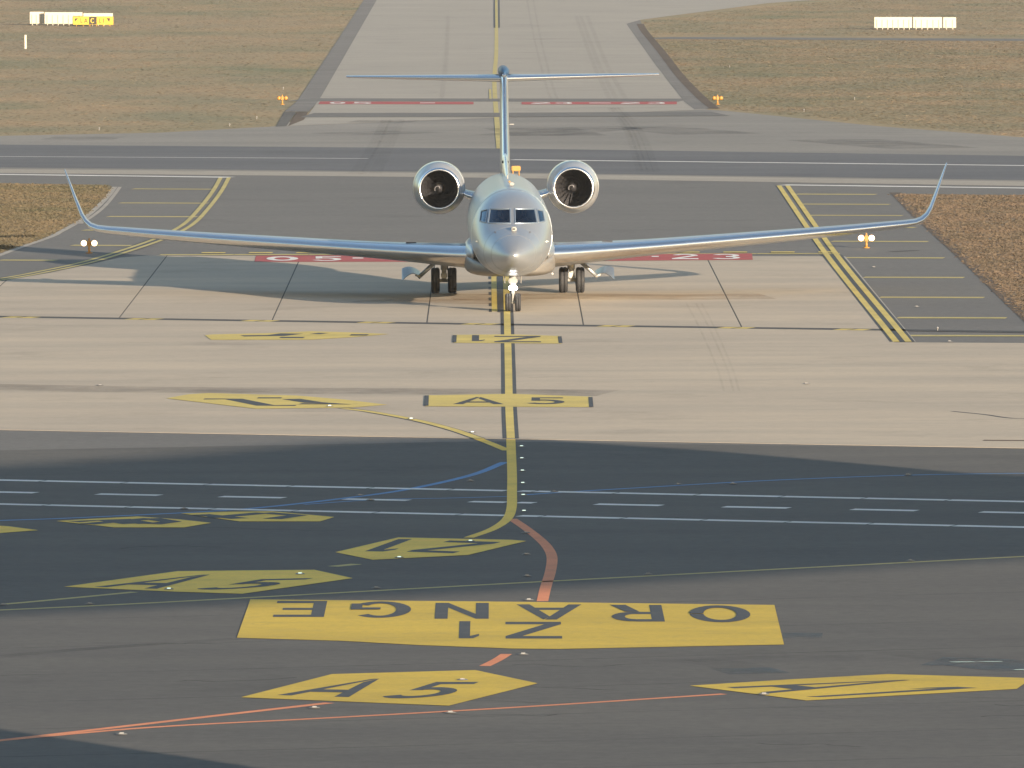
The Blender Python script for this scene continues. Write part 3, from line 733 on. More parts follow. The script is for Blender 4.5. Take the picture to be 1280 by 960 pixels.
def interp(tab, d):
    """smooth (monotone-ish) table lookup"""
    if d <= tab[0][0]: return tab[0][1:]
    for i in range(len(tab) - 1):
        if d <= tab[i + 1][0]:
            a, b = tab[i], tab[i + 1]; t = (d - a[0]) / (b[0] - a[0])
            p = tab[max(0, i - 1)]; q = tab[min(len(tab) - 1, i + 2)]
            out = []
            for c in range(1, len(a)):
                h_ = b[0] - a[0]
                m0 = (b[c] - p[c]) / max(1e-6, b[0] - p[0]) * h_; m1 = (q[c] - a[c]) / max(1e-6, q[0] - a[0]) * h_
                out.append((2 * t**3 - 3 * t**2 + 1) * a[c] + (t**3 - 2 * t**2 + t) * m0 + (-2 * t**3 + 3 * t**2) * b[c] + (t**3 - t**2) * m1)
            return tuple(out)
    return tab[-1][1:]

# ------------------------------------------------------------------ the jet (local x = right, y = aft of the nose tip, z = up)
GZ = CZ + 0.001
pn, pmn = G(641.3, 390), G(634.8, 367)
yaw = math.atan2(-(pmn.x - pn.x), (pmn.y - pn.y))
NG, MG = 3.0, 3.0 + (pmn - pn).length            # nose gear and main gear stations
ax = Vector((-math.sin(yaw), math.cos(yaw), 0))
base = pn - ax * NG
jet = empty('airplane', (base.x, base.y, GZ), yaw)
tag(jet, 'silver grey twin-engine business jet with winglets and T-tail facing the viewer', 'airplane')
BANK = 0.0042
FUS = [(0.0, 1.985, 1.955, 0.012), (0.06, 2.07, 1.86, 0.13), (0.22, 2.17, 1.74, 0.26), (0.5, 2.30, 1.61, 0.41), (1.0, 2.475, 1.46, 0.60), (1.6, 2.63, 1.34, 0.775),
       (2.2, 2.77, 1.245, 0.915), (2.7, 2.90, 1.19, 1.01), (3.1, 3.10, 1.155, 1.08), (3.6, 3.35, 1.125, 1.155), (4.1, 3.57, 1.10, 1.22), (4.8, 3.79, 1.08, 1.29), (5.6, 3.92, 1.065, 1.34),
       (6.8, 3.985, 1.06, 1.37), (9, 4.0, 1.06, 1.375), (19, 4.0, 1.06, 1.375), (21.5, 3.98, 1.25, 1.31), (24, 3.92, 1.65, 1.08), (26.5, 3.82, 2.25, 0.74), (28.5, 3.70, 2.75, 0.42), (30.0, 3.55, 3.05, 0.14)]
def fus_ring(d, n=64):
    top, bot, wd = interp(FUS, d)
    zc = bot + (top - bot) * 0.47; out = []
    for k in range(n):
        t = 2 * math.pi * k / n
        c, s = math.cos(t), math.sin(t)
        e = 0.94
        x = wd * math.copysign(abs(c) ** e, c)
        z = zc + (top - zc if s > 0 else zc - bot) * math.copysign(abs(s) ** e, s)
        out.append((x, d, z + BANK * x))
    return out
ds = [0, .02, .06, .12, .22, .35, .5, .7] + [0.9 + 0.2 * i for i in range(31)] + [7.2 + 0.8 * i for i in range(28)] + [29.4, 30.0]
solid = loft('fuselage', [fus_ring(d) for d in ds], M['jet'], jet)
bvh = BVHTree.FromPolygons([v.co for v in solid.data.vertices], [p.vertices for p in solid.data.polygons])
def skin_y(x, z):
    h_ = bvh.ray_cast(Vector((x, -5, z)), Vector((0, 1, 0)))
    return h_[0].y if h_[0] else None

# cockpit: a hollow with four window openings cut through the skin
PANES = []
for s in (-1, 1):
    PANES.append([(s * 0.075, 2.935), (s * 0.815, 2.925), (s * 0.745, 3.36), (s * 0.075, 3.385)])
    PANES.append([(s * 0.885, 2.93), (s * 1.075, 2.955), (s * 1.02, 3.27), (s * 0.815, 3.345)])
def prism(polys, y0, y1):
    bm = bmesh.new()
    for pl in polys:
        f = [bm.verts.new((x, y0, z)) for x, z in pl]; b = [bm.verts.new((x, y1, z)) for x, z in pl]
        bm.faces.new(f); bm.faces.new(b[::-1]); n = len(pl)
        for i in range(n): bm.faces.new([f[i], b[i], b[(i + 1) % n], f[(i + 1) % n]])
    bmesh.ops.recalc_face_normals(bm, faces=bm.faces)
    me = bpy.data.meshes.new('cut'); bm.to_mesh(me); bm.free(); me.materials.append(M['dark'])
    o = bpy.data.objects.new('cut', me); COL.objects.link(o); return o
def cut(target, cutter):
    target.data.materials.append(M['dark']) if M['dark'].name not in [x.name for x in target.data.materials] else None
    md = target.modifiers.new('b', 'BOOLEAN'); md.operation = 'DIFFERENCE'; md.solver = 'EXACT'; md.object = cutter
    try: md.material_mode = 'TRANSFER'
    except Exception: pass
    dg = bpy.context.evaluated_depsgraph_get(); dg.update()
    me = bpy.data.meshes.new_from_object(target.evaluated_get(dg))
    target.modifiers.clear(); target.data = me
    bpy.data.objects.remove(cutter)
jet_loc, jet_rot = jet.location.copy(), jet.rotation_euler.copy()
jet.location = (0, 0, 0); jet.rotation_euler = (0, 0, 0)
bpy.context.view_layer.update()
for pl in PANES:
    cab = prism([pl], 0.5, 5.2); cut(solid, cab)
cab = prism([[(-0.86, 2.35), (0.86, 2.35), (0.9, 2.9), (0.80, 3.2), (0.5, 3.40), (-0.5, 3.40), (-0.80, 3.2), (-0.9, 2.9)]], 4.3, 6.4)
cut(solid, cab)
bm = bmesh.new(); bm.from_mesh(solid.data)
for p in bm.faces: p.smooth = True
for e in bm.edges:
    if len(e.link_faces) == 2 and e.calc_face_angle(0) > R(38): e.smooth = False
bm.to_mesh(solid.data); bm.free()
jet.location = jet_loc; jet.rotation_euler = jet_rot

def pane_mesh(name, poly, mat, parent, off, grow=0.0, nu=10, nv=6):
    cx = sum(p[0] for p in poly) / 4; cz = sum(p[1] for p in poly) / 4
    q = [(p[0] + math.copysign(grow, p[0] - cx), p[1] + math.copysign(grow, p[1] - cz)) for p in poly]
    vs, fs = [], []
    for j in range(nv + 1):
        for i in range(nu + 1):
            u, v = i / nu, j / nv
            x = (q[0][0] * (1 - u) + q[1][0] * u) * (1 - v) + (q[3][0] * (1 - u) + q[2][0] * u) * v
            z = (q[0][1] * (1 - u) + q[1][1] * u) * (1 - v) + (q[3][1] * (1 - u) + q[2][1] * u) * v
            y = skin_y(x, z)
            vs.append((x, (y if y is not None else vs[-1][1]) + off, z))
    for j in range(nv):
        for i in range(nu):
            a = j * (nu + 1) + i; f_ = [a, a + 1, a + nu + 2, a + nu + 1]; fs.append(f_ if cx > 0 else f_[::-1])
    return mesh(name, vs, fs, mat, parent, True)
for pl in PANES:
    pn_ = pane_mesh('window_pane', pl, M['glass'], jet, 0.012, 0.004)
    # raised frame round each pane
    bm = bmesh.new(); pts = []
    for a, b in zip(pl, pl[1:] + pl[:1]):
        for k in range(8):
            t = k / 8; x, z = a[0] * (1 - t) + b[0] * t, a[1] * (1 - t) + b[1] * t
            y = skin_y(x, z); pts.append(Vector((x, y if y is not None else pts[-1].y, z)))
    for a, b in zip(pts, pts[1:] + pts[:1]):
        if (b - a).length > 1e-4: tube_bm(bm, a, b, 0.028, n=6)
    bm_obj('window_frame', bm, M['seal'], pn_)

# skin seam behind the flight deck, vision camera, probes, aerials
bm = bmesh.new()
rr_ = fus_ring(5.9)
for a, b in zip(rr_, rr_[1:] + rr_[:1]): tube_bm(bm, a, b, 0.008, n=5)
bm_obj('skin_seam', bm, M['brushed'], solid)
for d_ in (1.45, 2.5):
    bm = bmesh.new(); rr_ = fus_ring(d_)
    for a, b in zip(rr_, rr_[1:] + rr_[:1]): tube_bm(bm, a, b, 0.005, n=4)
    bm_obj('skin_seam', bm, M['seam'], solid)
yv = skin_y(0.06, 2.72)
vc = box('vision_camera', (0.03, yv + 0.03, 2.77), (0.17, 0.24, 0.15), M['white_plastic'], jet, 0.03)
box('camera_lens', (0.03, yv - 0.095, 2.775), (0.07, 0.02, 0.05), M['dark'], vc)
for x in (-0.6, 0.56):
    y = skin_y(x, 2.66); tube('probe', (x, y - 0.09, 2.66), (x, y + 0.05, 2.66), 0.02, M['dark'], jet, n=8)
for x in (-1.18, 1.16):
    y = skin_y(x, 2.3); box('probe', (x, (y or 4) - 0.02, 2.3), (0.10, 0.14, 0.035), M['brushed'], jet, 0.01)
box('aerial', (-0.02, 15.6, 4.06), (0.045, 0.42, 0.14), M['white_plastic'], jet, 0.015)
box('aerial', (0.03, 8.2, 4.07), (0.17, 0.5, 0.11), M['white_plastic'], jet, 0.03)
box('beacon', (0.0, 11.5, 4.03), (0.07, 0.2, 0.07), M['amber_paint'], jet, 0.02)

# belly fairing
FAIR = [(7.6, 1.30, 1.04, 0.35), (8.4, 1.45, 0.97, 0.95), (9.4, 1.62, 0.90, 1.36), (10.6, 1.72, 0.85, 1.53), (13, 1.75, 0.84, 1.55), (17, 1.72, 0.86, 1.50), (19.5, 1.6, 1.0, 1.25), (21.5, 1.5, 1.3, 0.6)]
rings = []
for i in range(40):
    d = 7.6 + 13.9 * i / 39; tp, bt, wd = interp(FAIR, d); zc = bt + 0.55 * (tp - bt); r_ = []
    for k in range(40):
        t = 2 * math.pi * k / 40; c, s = math.cos(t), math.sin(t); e = 0.55
        r_.append((wd * math.copysign(abs(c) ** e, c), d, zc + (tp - zc if s > 0 else zc - bt) * math.copysign(abs(s) ** e, s)))
    rings.append(r_)
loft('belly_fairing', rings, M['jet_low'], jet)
box('drain_mast', (1.42, 9.45, 0.98), (0.07, 0.14, 0.07), M['polished'], jet, 0.02)

# aerofoil sections
def foil(n=22, t=0.12):
    xs_ = [(1 - math.cos(math.pi * i / n)) / 2 for i in range(n + 1)]
    yt = lambda x: 5 * t * (0.2969 * math.sqrt(x) - 0.126 * x - 0.3516 * x**2 + 0.2843 * x**3 - 0.1036 * x**4)
    return [(x, yt(x)) for x in xs_[::-1]] + [(x, -yt(x) * 0.9) for x in xs_[1:-1]]
def wing_mesh(name, secs, mat, parent, le=0.1, lename='leading_edge', axis='x'):
    """secs: (span xyz of LE, chord, thick, twist, direction of thickness)"""
    N = len(foil()); rings, lerings = [], []
    for P, ch, th, tw, up_ in secs:
        P = Vector(P); U = Vector(up_).normalized(); r_ = []
        for x, y in foil(t=th / ch):
            yy = y * ch; xx = x * ch
            r_.append(P + Vector((0, 1, 0)) * (xx * math.cos(tw)) - U * (xx * math.sin(tw)) + U * yy)
        rings.append([(v.x, v.y, v.z + BANK * v.x) for v in r_])
        l_ = []
        for x, y in foil(t=th / ch):
            if x <= le: 
                l_.append(P + Vector((0, 1, 0)) * ((x * ch - 0.004) * math.cos(tw)) - U * (x * ch * math.sin(tw)) + U * (y * ch + math.copysign(0.004, y)))
        lerings.append([(v.x, v.y, v.z + BANK * v.x) for v in l_])
    o = loft(name, rings, mat, parent)
    n = len(lerings[0]); vs = [v for r_ in lerings for v in r_]; fs = []
    for i in range(len(lerings) - 1):
        for k in range(n - 1): fs.append([i * n + k, i * n + k + 1, (i + 1) * n + k + 1, (i + 1) * n + k])
    l = mesh(lename, vs, fs, M['polished'], o, True)
    return o
def wing_secs(s):
    tab = [  # span, LE d, z, chord, thick, twist
        (1.25, 10.3, 1.57, 7.6, 0.92, 0.052), (2.2, 11.0, 1.595, 6.6, 0.82, 0.050), (4.5, 12.6, 1.685, 4.9, 0.62, 0.042), (8.0, 15.0, 1.85, 3.6, 0.50, 0.032),
        (11.5, 17.35, 2.035, 2.5, 0.385, 0.022), (13.9, 19.0, 2.195, 1.9, 0.285, 0.010)]
    out = []
    for i in range(17):
        x = 1.25 + (13.9 - 1.25) * i / 16
        d, z, ch, th, tw = interp(tab, x)
        out.append(((s * x, d, z), ch, th, tw, (0, 0, 1)))
    # blended winglet
    for x, d, z, ch, th, ang in ((14.25, 19.35, 2.235, 1.72, 0.25, 12), (14.5, 19.68, 2.33, 1.55, 0.215, 30), (14.68, 19.95, 2.49, 1.4, 0.17, 48), (14.82, 20.2, 2.72, 1.25, 0.15, 60), (15.08, 20.7, 3.36, 0.95, 0.115, 66), (15.3, 21.15, 3.94, 0.66, 0.075, 67), (15.42, 21.4, 4.24, 0.45, 0.04, 67)):
        a = R(ang); out.append(((s * x, d, z), ch, th, 0, (-s * math.sin(a), 0, math.cos(a))))
    return out
for s in (-1, 1):
    wg = wing_mesh('wing', wing_secs(s), M['jet'], jet, 0.11)
    # root glove
    rings = []
    for i, (d, wd, hh) in enumerate(((8.6, 0.02, 0.04), (9.2, 0.08, 0.16), (9.9, 0.17, 0.27), (10.8, 0.27, 0.36), (12.5, 0.30, 0.42), (16.5, 0.15, 0.3))):
        rings.append([(s * (1.27 + wd * math.cos(2 * math.pi * k / 16)), d, 1.68 + hh * math.sin(2 * math.pi * k / 16)) for k in range(16)])
    loft('wing_root_fillet', rings, M['jet'], wg)
    box('stall_vane', (s * 3.35, 12.75, 1.93 + BANK * s * 3.35), (0.36, 0.1, 0.03), M['dark'], wg, 0.01)
    # flap track fairings under the wing
    for x in (4.6, 7.4, 10.2):
        d, z, ch, th, tw = interp([(1.25, 10.3, 1.56, 7.6, .8, .03), (4.5, 12.6, 1.68, 4.9, .54, .02), (8, 15, 1.845, 3.6, .4, .01), (13.9, 19, 2.19, 1.9, .215, 0)], x)
        lathe('flap_fairing', [(0, .005), (.2, .06), (.6, .09), (1.1, .07), (1.5, .01)], M['jet'], wg, n=12, origin=(s * x, d + ch * 0.66, z - th * 0.33))

# fin, bullet, tailplane
fin_secs = []
for z, d, ch, th in ((3.55, 21.6, 7.2, 0.40), (4.3, 23.2, 5.4, 0.36), (5.3, 24.4, 4.5, 0.34), (6.3, 25.4, 3.9, 0.32), (7.1, 26.2, 3.5, 0.30), (7.38, 26.5, 3.3, 0.28)):
    fin_secs.append(((0, d, z), ch, th, 0, (1, 0, 0)))
fin = wing_mesh('fin', fin_secs, M['jet'], jet, 0.07)
rings = []
for d, wd, hh in ((16.0, 0.02, 0.02), (18, 0.06, 0.12), (20, 0.08, 0.26), (22, 0.11, 0.5), (23.5, 0.13, 0.7), (24.5, 0.1, 0.3)):
    rings.append([(wd * math.cos(2 * math.pi * k / 12), d, 3.95 + hh * math.sin(2 * math.pi * k / 12)) for k in range(12)])
loft('dorsal_fillet', rings, M['polished'], fin)
for x in (-0.075, 0.065):
    lathe('ram_inlet', [(0, 0.0), (-0.01, .05), (0.2, .055)], M['dark'], fin, n=14, origin=(x, 22.55, 4.35))
tube('probe', (0.1, 24.6, 5.62), (0.33, 24.6, 5.62), 0.018, M['white_plastic'], fin, n=8)
bul = lathe('bullet_fairing', [(-0.9, 0.0), (-0.86, .05), (-0.7, .11), (-0.3, .17), (0.4, .20), (2.4, .19), (3.4, .12), (4.0, .02)], M['navy'], jet, n=24, origin=(0, 26.6, 7.42))
lathe('nose_cap', [(-0.93, 0.0), (-0.90, .045), (-0.84, .07)], M['polished'], bul, n=16, origin=(0, 26.6, 7.32))
for s in (-1, 1):
    secs = []
    for i in range(9):
        t = i / 8; secs.append(((s * (0.05 + 5.54 * t), 26.75 + 3.2 * t, 7.18 + 0.03 * t), 2.5 - 1.45 * t, 0.29 - 0.20 * t, 0.0, (0, 0, 1)))
    wing_mesh('tailplane', secs, M['jet'], jet, 0.1)

# engines
for s in (-1, 1):
    ec = (s * 2.34, 20.2, 3.50 + BANK * s * 2.34)
    na = lathe('engine_nacelle', [(0.16, 0.745), (0.35, 0.80), (0.7, 0.865), (1.2, 0.915), (1.8, 0.93), (2.6, 0.90), (3.4, 0.81), (4.2, 0.66), (4.7, 0.56), (4.72, 0.5), (4.3, 0.5)], M['nacelle'], jet, n=64, origin=ec)
    lathe('inlet_lip', [(0.165, 0.7465), (0.08, 0.725), (0.02, 0.70), (0.0, 0.675), (0.02, 0.652), (0.08, 0.637), (0.20, 0.63)], M['polished'], na, n=64, origin=ec)
    lathe('inlet_duct', [(0.20, 0.63), (0.5, 0.645), (0.95, 0.67), (1.15, 0.67)], M['inlet'], na, n=64, origin=ec)
    lathe('nacelle_seam', [(0.95, 0.893), (0.955, 0.905), (0.985, 0.908), (0.99, 0.896)], M['brushed'], na, n=64, origin=ec)
    lathe('fan_back', [(1.35, 0.68), (1.36, 0.0)], M['dark'], na, n=32, origin=ec)
    sp = lathe('spinner', [(0.78, 0.0), (0.80, 0.04), (0.92, 0.12), (1.08, 0.19), (1.25, 0.22)], M['fan'], na, n=32, origin=ec)
    bm = bmesh.new()
    for k in range(14):
        a = k / 13; t = 2.6 * a; r_ = 0.03 + 0.13 * a
        box_bm(bm, (ec[0] + r_ * math.cos(t + 1), ec[1] + 0.79 + 0.20 * a, ec[2] + r_ * math.sin(t + 1)), (0.03, 0.02, 0.03))
    bm_obj('spiral_mark', bm, M['brushed_dull'], sp)
    # fan blades
    bv, bf = [], []
    for j in range(5):
        r_ = 0.2 + 0.46 * j / 4; tw = R(25 + 38 * j / 4); hw = 0.11 + 0.03 * j / 4
        bv += [(r_, -hw * math.cos(tw), -hw * math.sin(tw)), (r_, hw * math.cos(tw), hw * math.sin(tw))]
        if j: b = 2 * j; bf.append([b - 2, b - 1, b + 1, b])
    bme = bpy.data.meshes.new('fan_blade'); bme.from_pydata([(x, y, z) for x, y, z in bv], [], bf); bme.materials.append(M['fan'])
    for k in range(20):
        bl = link('fan_blade', bme, None, na); bl.location = (ec[0], ec[1] + 1.2, ec[2]); bl.rotation_euler = (0, 2 * math.pi * k / 20, 0)
    # pylon
    secs = []
    for i in range(5):
        t = i / 4; secs.append(((s * (1.05 + 0.62 * t), 20.9 + 0.1 * t, 3.18 + 0.16 * t * t + 0.06 * t), 3.4, 0.36 - 0.06 * t, 0, (0, 0, 1)))
    wing_mesh('pylon', secs, M['jet'], jet, 0.12)

# landing gear
def wheel(x, y, r, wd, parent):
    h2 = wd / 2
    wv = lathe('tyre', [(-h2 * .55, r * .58), (-h2 * .85, r * .66), (-h2, r * .82), (-h2 * .86, r * .95), (-h2 * .5, r), (-h2 * .17, r), (-h2 * .15, r * .975), (h2 * .15, r * .975), (h2 * .17, r), (h2 * .5, r), (h2 * .86, r * .95), (h2, r * .82), (h2 * .85, r * .66), (h2 * .55, r * .58)], M['tyre'], parent, axis='X', n=36, origin=(x, y, r))
    lathe('rim', [(-h2 * .5, r * .6), (-h2 * .55, r * .45), (-h2 * .3, r * .3), (-h2 * .35, 0), ], M['steel'], wv, axis='X', n=24, origin=(x, y, r))
    lathe('rim', [(h2 * .5, r * .6), (h2 * .55, r * .45), (h2 * .3, r * .3), (h2 * .35, 0)], M['steel'], wv, axis='X', n=24, origin=(x, y, r))
for s in (-1, 1):
    mg = tube('main_gear_strut', (s * 2.2, MG, 0.42), (s * 2.2, MG - 0.15, 1.45), 0.085, M['steel'], jet)
    tube('axle', (s * 1.9, MG, 0.44), (s * 2.5, MG, 0.44), 0.06, M['steel'], mg)
    box('brake_housing', (s * 2.2, MG - 0.04, 0.62), (0.22, 0.2, 0.20), M['steel'], mg, 0.03)
    tube('upper_cylinder', (s * 2.2, MG - 0.08, 0.82), (s * 2.2, MG - 0.14, 1.35), 0.12, M['steel'], mg)
    tube('side_brace', (s * 2.15, MG - 0.1, 0.95), (s * 1.45, MG - 0.2, 1.25), 0.05, M['steel'], mg)
    tube('brake_line', (s * 2.06, MG - 0.12, 0.5), (s * 2.09, MG - 0.2, 1.3), 0.015, M['dark'], mg, n=6)
    for x in (1.92, 2.5): wheel(s * x, MG, 0.445, 0.30, mg)
    # gear door hanging outboard, a curved shell leaning back
    vs, fs = [], []
    for j in range(11):
        t = j / 10
        xx = 3.02 + 0.64 * t
        hi = 0.66 + 0.27 * math.sin(math.pi * (0.1 + 0.62 * t)); lo = 0.62 - 0.02 * t + 0.12 * math.sin(math.pi * t) - 0.20 * max(0, t - 0.45)
        yy = MG - 0.9 + 0.25 * math.cos(math.pi * t)
        vs += [(s * xx, yy, lo), (s * xx, yy + 0.9, hi), (s * xx, yy + 0.03, lo - 0.02), (s * xx, yy + 0.93, hi - 0.03)]
        if j:
            k = 4 * j; fs += [[k - 4, k - 3, k + 1, k], [k - 2, k - 1, k + 3, k + 2], [k - 4, k - 2, k + 2, k], [k - 3, k - 1, k + 3, k + 1]]
    gd = mesh('gear_door', vs, fs, M['jet'], jet, True)
    tube('door_link', (s * 2.5, MG - 0.5, 1.1), (s * 3.1, MG - 0.55, 0.56), 0.07, M['jet'], gd)
    tube('door_hinge', (s * 3.0, MG - 0.6, 0.58), (s * 3.2, MG - 0.6, 0.66), 0.035, M['steel'], gd)
ng = tube('nose_gear_strut', (0, NG, 0.3), (0, NG + 0.12, 1.25), 0.062, M['white_plastic'], jet)
tube('axle', (-0.16, NG, 0.3), (0.16, NG, 0.3), 0.04, M['steel'], ng)
tube('upper_cylinder', (0, NG + 0.05, 0.72), (0, NG + 0.12, 1.35), 0.11, M['white_plastic'], ng)
box('steering_collar', (0, NG - 0.02, 1.02), (0.30, 0.22, 0.16), M['white_plastic'], ng, 0.03)
box('torque_link', (0, NG - 0.10, 0.42), (0.06, 0.04, 0.34), M['white_plastic'], ng, 0.01)
for s in (-1, 1):
    wheel(s * 0.165, NG, 0.30, 0.19, ng)
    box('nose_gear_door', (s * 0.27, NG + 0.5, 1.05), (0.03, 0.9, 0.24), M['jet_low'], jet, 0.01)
    lathe('taxi_lamp', [(0, 0.0), (0.0, 0.06), (0.03, 0.066), (0.1, 0.04)], M['lamp_on'], ng, n=20, origin=(s * 0.085, NG - 0.17, 0.78))

# pilots behind the windscreen
def pilot(lx, side, label):
    pos = jet.matrix_world if False else None
    V = [((0, 0, 0.0), .17), ((0, 0, .22), .165), ((0, .0, .42), .175), ((0, -.01, .54), .075), ((0, -.02, .62), .068), ((0, -.03, .70), .092), ((0, -.03, .79), .098), ((0, -.02, .86), .06)]
    E = [(i, i + 1) for i in range(len(V) - 1)]
    for s in (-1, 1):
        b = len(V)
        V += [((s * .20, .0, .43), .072), ((s * .27, -.08, .22), .052), ((s * .2, -.34, .12), .042), ((s * .17, -.43, .14), .036)]
        E += [(2, b), (b, b + 1), (b + 1, b + 2), (b + 2, b + 3)]
    me = bpy.data.meshes.new('person'); me.from_pydata([v for v, r in V], E, []); me.update()
    o = bpy.data.objects.new('person', me); COL.objects.link(o)
    md = o.modifiers.new('skin', 'SKIN'); sb = o.modifiers.new('sub', 'SUBSURF'); sb.levels = 2; sb.render_levels = 2
    for i, sv in enumerate(me.skin_vertices[0].data):
        sv.radius = (V[i][1], V[i][1]); sv.use_root = (i == 0)
    dg = bpy.context.evaluated_depsgraph_get(); dg.update()
    m2 = bpy.data.meshes.new_from_object(o.evaluated_get(dg)); o.modifiers.clear(); o.data = m2
    m2.materials.clear(); m2.materials.append(M['shirt']); m2.materials.append(M['skin'])
    for p in m2.polygons:
        p.use_smooth = True; p.material_index = 1 if (p.center.z > .57 or p.center.y < -.36) else 0
    bm = bmesh.new(); bmesh.ops.create_uvsphere(bm, u_segments=18, v_segments=12, radius=0.112)
    bmesh.ops.delete(bm, geom=[v for v in bm.verts if v.co.z < -0.01 and v.co.y < 0.03 or v.co.z < -0.07], context='VERTS')
    h_ = bm_obj('hair', bm, M['hair'], o, True); h_.location = (0, -0.015, 0.785)
    bm = bmesh.new(); tube_bm(bm, (0, -0.125, .70), (0, -0.15, .68), .018, .014, 8); bm_obj('nose', bm, M['skin'], o, True)
    bm = bmesh.new()
    for s in (-1, 1): tube_bm(bm, (s * .036, -.118, .745), (s * .036, -.126, .745), .013, n=8)
    bm_obj('eyes', bm, M['hair'], o)
    bm = bmesh.new(); box_bm(bm, (0, -.118, .645), (.05, .012, .012)); bm_obj('mouth', bm, M['hair'], o)
    R4 = Matrix.Rotation(yaw, 4, 'Z'); wp = Matrix.Translation(Vector((base.x, base.y, GZ))) @ R4 @ Vector((lx, 4.85, 2.47))
    o.location = wp; o.rotation_euler = (0, 0, yaw + side)
    tag(o, label, 'person')
pilot(0.40, 0.1, 'person in white shirt seated behind the windscreen pane on the sunlit side')
pilot(-0.42, -0.05, 'person in white shirt seated behind the windscreen pane on the shaded side')

# ------------------------------------------------------------------ airfield lights, signs, stakes
def guard_light(px, py, lit, label, rz=0):
    p = G(px, py); e = empty('runway_guard_light', (p.x, p.y, Z2 + 0.004), rz); tag(e, label, 'guard light', 'runway guard lights')
    lathe('base_plate', [(0, .0), (0, .13), (0.03, .13), (0.04, .05)], M['amber_paint'], e, axis='Z', n=16)
    tube('post', (0, 0, 0.03), (0, 0, 0.26), 0.05, M['amber_paint'], e, r1=0.04)
    box('housing', (0, 0.06, 0.37), (0.16, 0.16, 0.22), M['amber_paint'], e, 0.03)
    box('visor', (0, 0.03, 0.52), (0.06, 0.10, 0.12), M['amber_paint'], e, 0.02)
    for s in (-1, 1):
        a = lathe('lamp_housing', [(0.12, 0.0), (0.12, .09), (-0.02, .125), (-0.03, .12), (0.0, .105)], M['amber_paint'], e, n=24, origin=(s * 0.20, 0, 0.38))
        lathe('lens', [(-0.035, 0.0), (-0.03, .06), (-0.012, .108)], M['wig_on'] if lit else M['lens'], a, n=24, origin=(s * 0.20, 0, 0.38))
guard_light(111.5, 317, True, 'lit twin lamp guard light on the shoulder beside the stone edging')
guard_light(1083, 310.5, True, 'lit twin lamp guard light on the shoulder beside the yellow double line')
guard_light(353, 131, False, 'yellow guard light in the grass left of the far red numbers', math.pi)
guard_light(897, 131, False, 'yellow guard light in the grass behind the ragged soil edge', math.pi)

def sign(px0, px1, py, top, label, ribs, yellow=False, legs=True, gap=0.0):
    a, b = G(px0, py), G(px1, py); L = (b - a).length; s_ = F / a.y
    hgt = (py - top) / s_; e = empty('taxiway_sign', ((a.x + b.x) / 2, (a.y + b.y) / 2, 0.0), math.atan2(b.y - a.y, b.x - a.x)); tag(e, label, 'sign', 'airfield signs')
    z0 = 0.14
    bd = box('board', (0, 0, z0 + (hgt - z0) / 2), (L, 0.22, hgt - z0), M['sign_yellow'] if yellow else M['sign_white'], e, 0.02)
    n = max(2, ribs)
    for k in range(n):
        x = -L / 2 + L * (k + 0.5) / n
        tube('leg', (x, 0, 0), (x, 0, z0 + 0.02), 0.035, M['sign_white'] if not yellow else M['amber_paint'], e, n=8)
        if not yellow: box('rib', (x, -0.125, z0 + (hgt - z0) * 0.40), (0.05, 0.035, (hgt - z0) * 0.7), M['rib'], bd)
    return e, bd, L, hgt, z0
LS = 'white back of an airfield sign board'
sign(37.5, 54.5, 31.6, 14.8, 'short white sign back farthest from the yellow airfield sign', 3)
sign(56, 103, 31.8, 15.3, 'long white sign back half covered by the yellow sign', 7)
sign(104.5, 141, 32.2, 16.5, 'white sign back showing as a strip above the yellow sign', 5)
e, bd, L, hg, z0 = sign(91.5, 141.5, 33, 20.6, 'yellow airfield sign with black arrows and one black letter field', 6, True)
zc, hh = z0 + (hg - z0) / 2, hg - z0
bl = box('location_field', (0.05 * L * 0 + L * 0.0, -0.118, zc), (L * 0.19, 0.012, hh * 0.92), M['sign_black'], bd)
def wall_glyph(ch, x0, x1, z0_, z1_, mat, parent, y):
    vs, fs = [], []
    for pl in GL[ch]:
        b = len(vs); vs += [(x0 + (x1 - x0) * u, y, z0_ + (z1_ - z0_) * v) for u, v in pl]; fs.append(list(range(b, b + len(pl))))
    mesh('letter', vs, fs, mat, parent)
wall_glyph('C', -0.06 * L, 0.05 * L, zc - hh * .3, zc + hh * .3, M['sign_yellow'], bl, -0.128)
wall_glyph('L', -0.31 * L, -0.26 * L, zc - hh * .25, zc + hh * .25, M['sign_black'], bd, -0.115)
wall_glyph('A', -0.22 * L, -0.13 * L, zc - hh * .25, zc + hh * .25, M['sign_black'], bd, -0.115)
wall_glyph('L', 0.16 * L, 0.21 * L, zc - hh * .25, zc + hh * .25, M['sign_black'], bd, -0.115)
wall_glyph('1', 0.24 * L, 0.27 * L, zc - hh * .25, zc + hh * .25, M['sign_black'], bd, -0.115)
mesh('arrow', [(-.45 * L, -.116, zc + .18), (-.45 * L, -.116, zc - .1), (-.37 * L, -.116, zc + .2)], [[0, 1, 2]], M['sign_black'], bd)
mesh('arrow', [(.34 * L, -.116, zc + .2), (.41 * L, -.116, zc - .12), (.43 * L, -.116, zc + .2)], [[0, 1, 2]], M['sign_black'], bd)
sign(1093, 1140, 37, 21.3, 'longest white sign back beyond the narrow dark path', 7)
sign(1141.5, 1177.5, 37, 21.4, 'middle white sign back beyond the narrow dark path', 5)
sign(1179, 1195, 37, 21.6, 'shortest white sign back beyond the narrow dark path', 2)
p = G(32, 61); e = empty('marker_stake', (p.x, p.y, 0)); tag(e, 'slim white marker stake in the grass below the sign backs', 'stake')
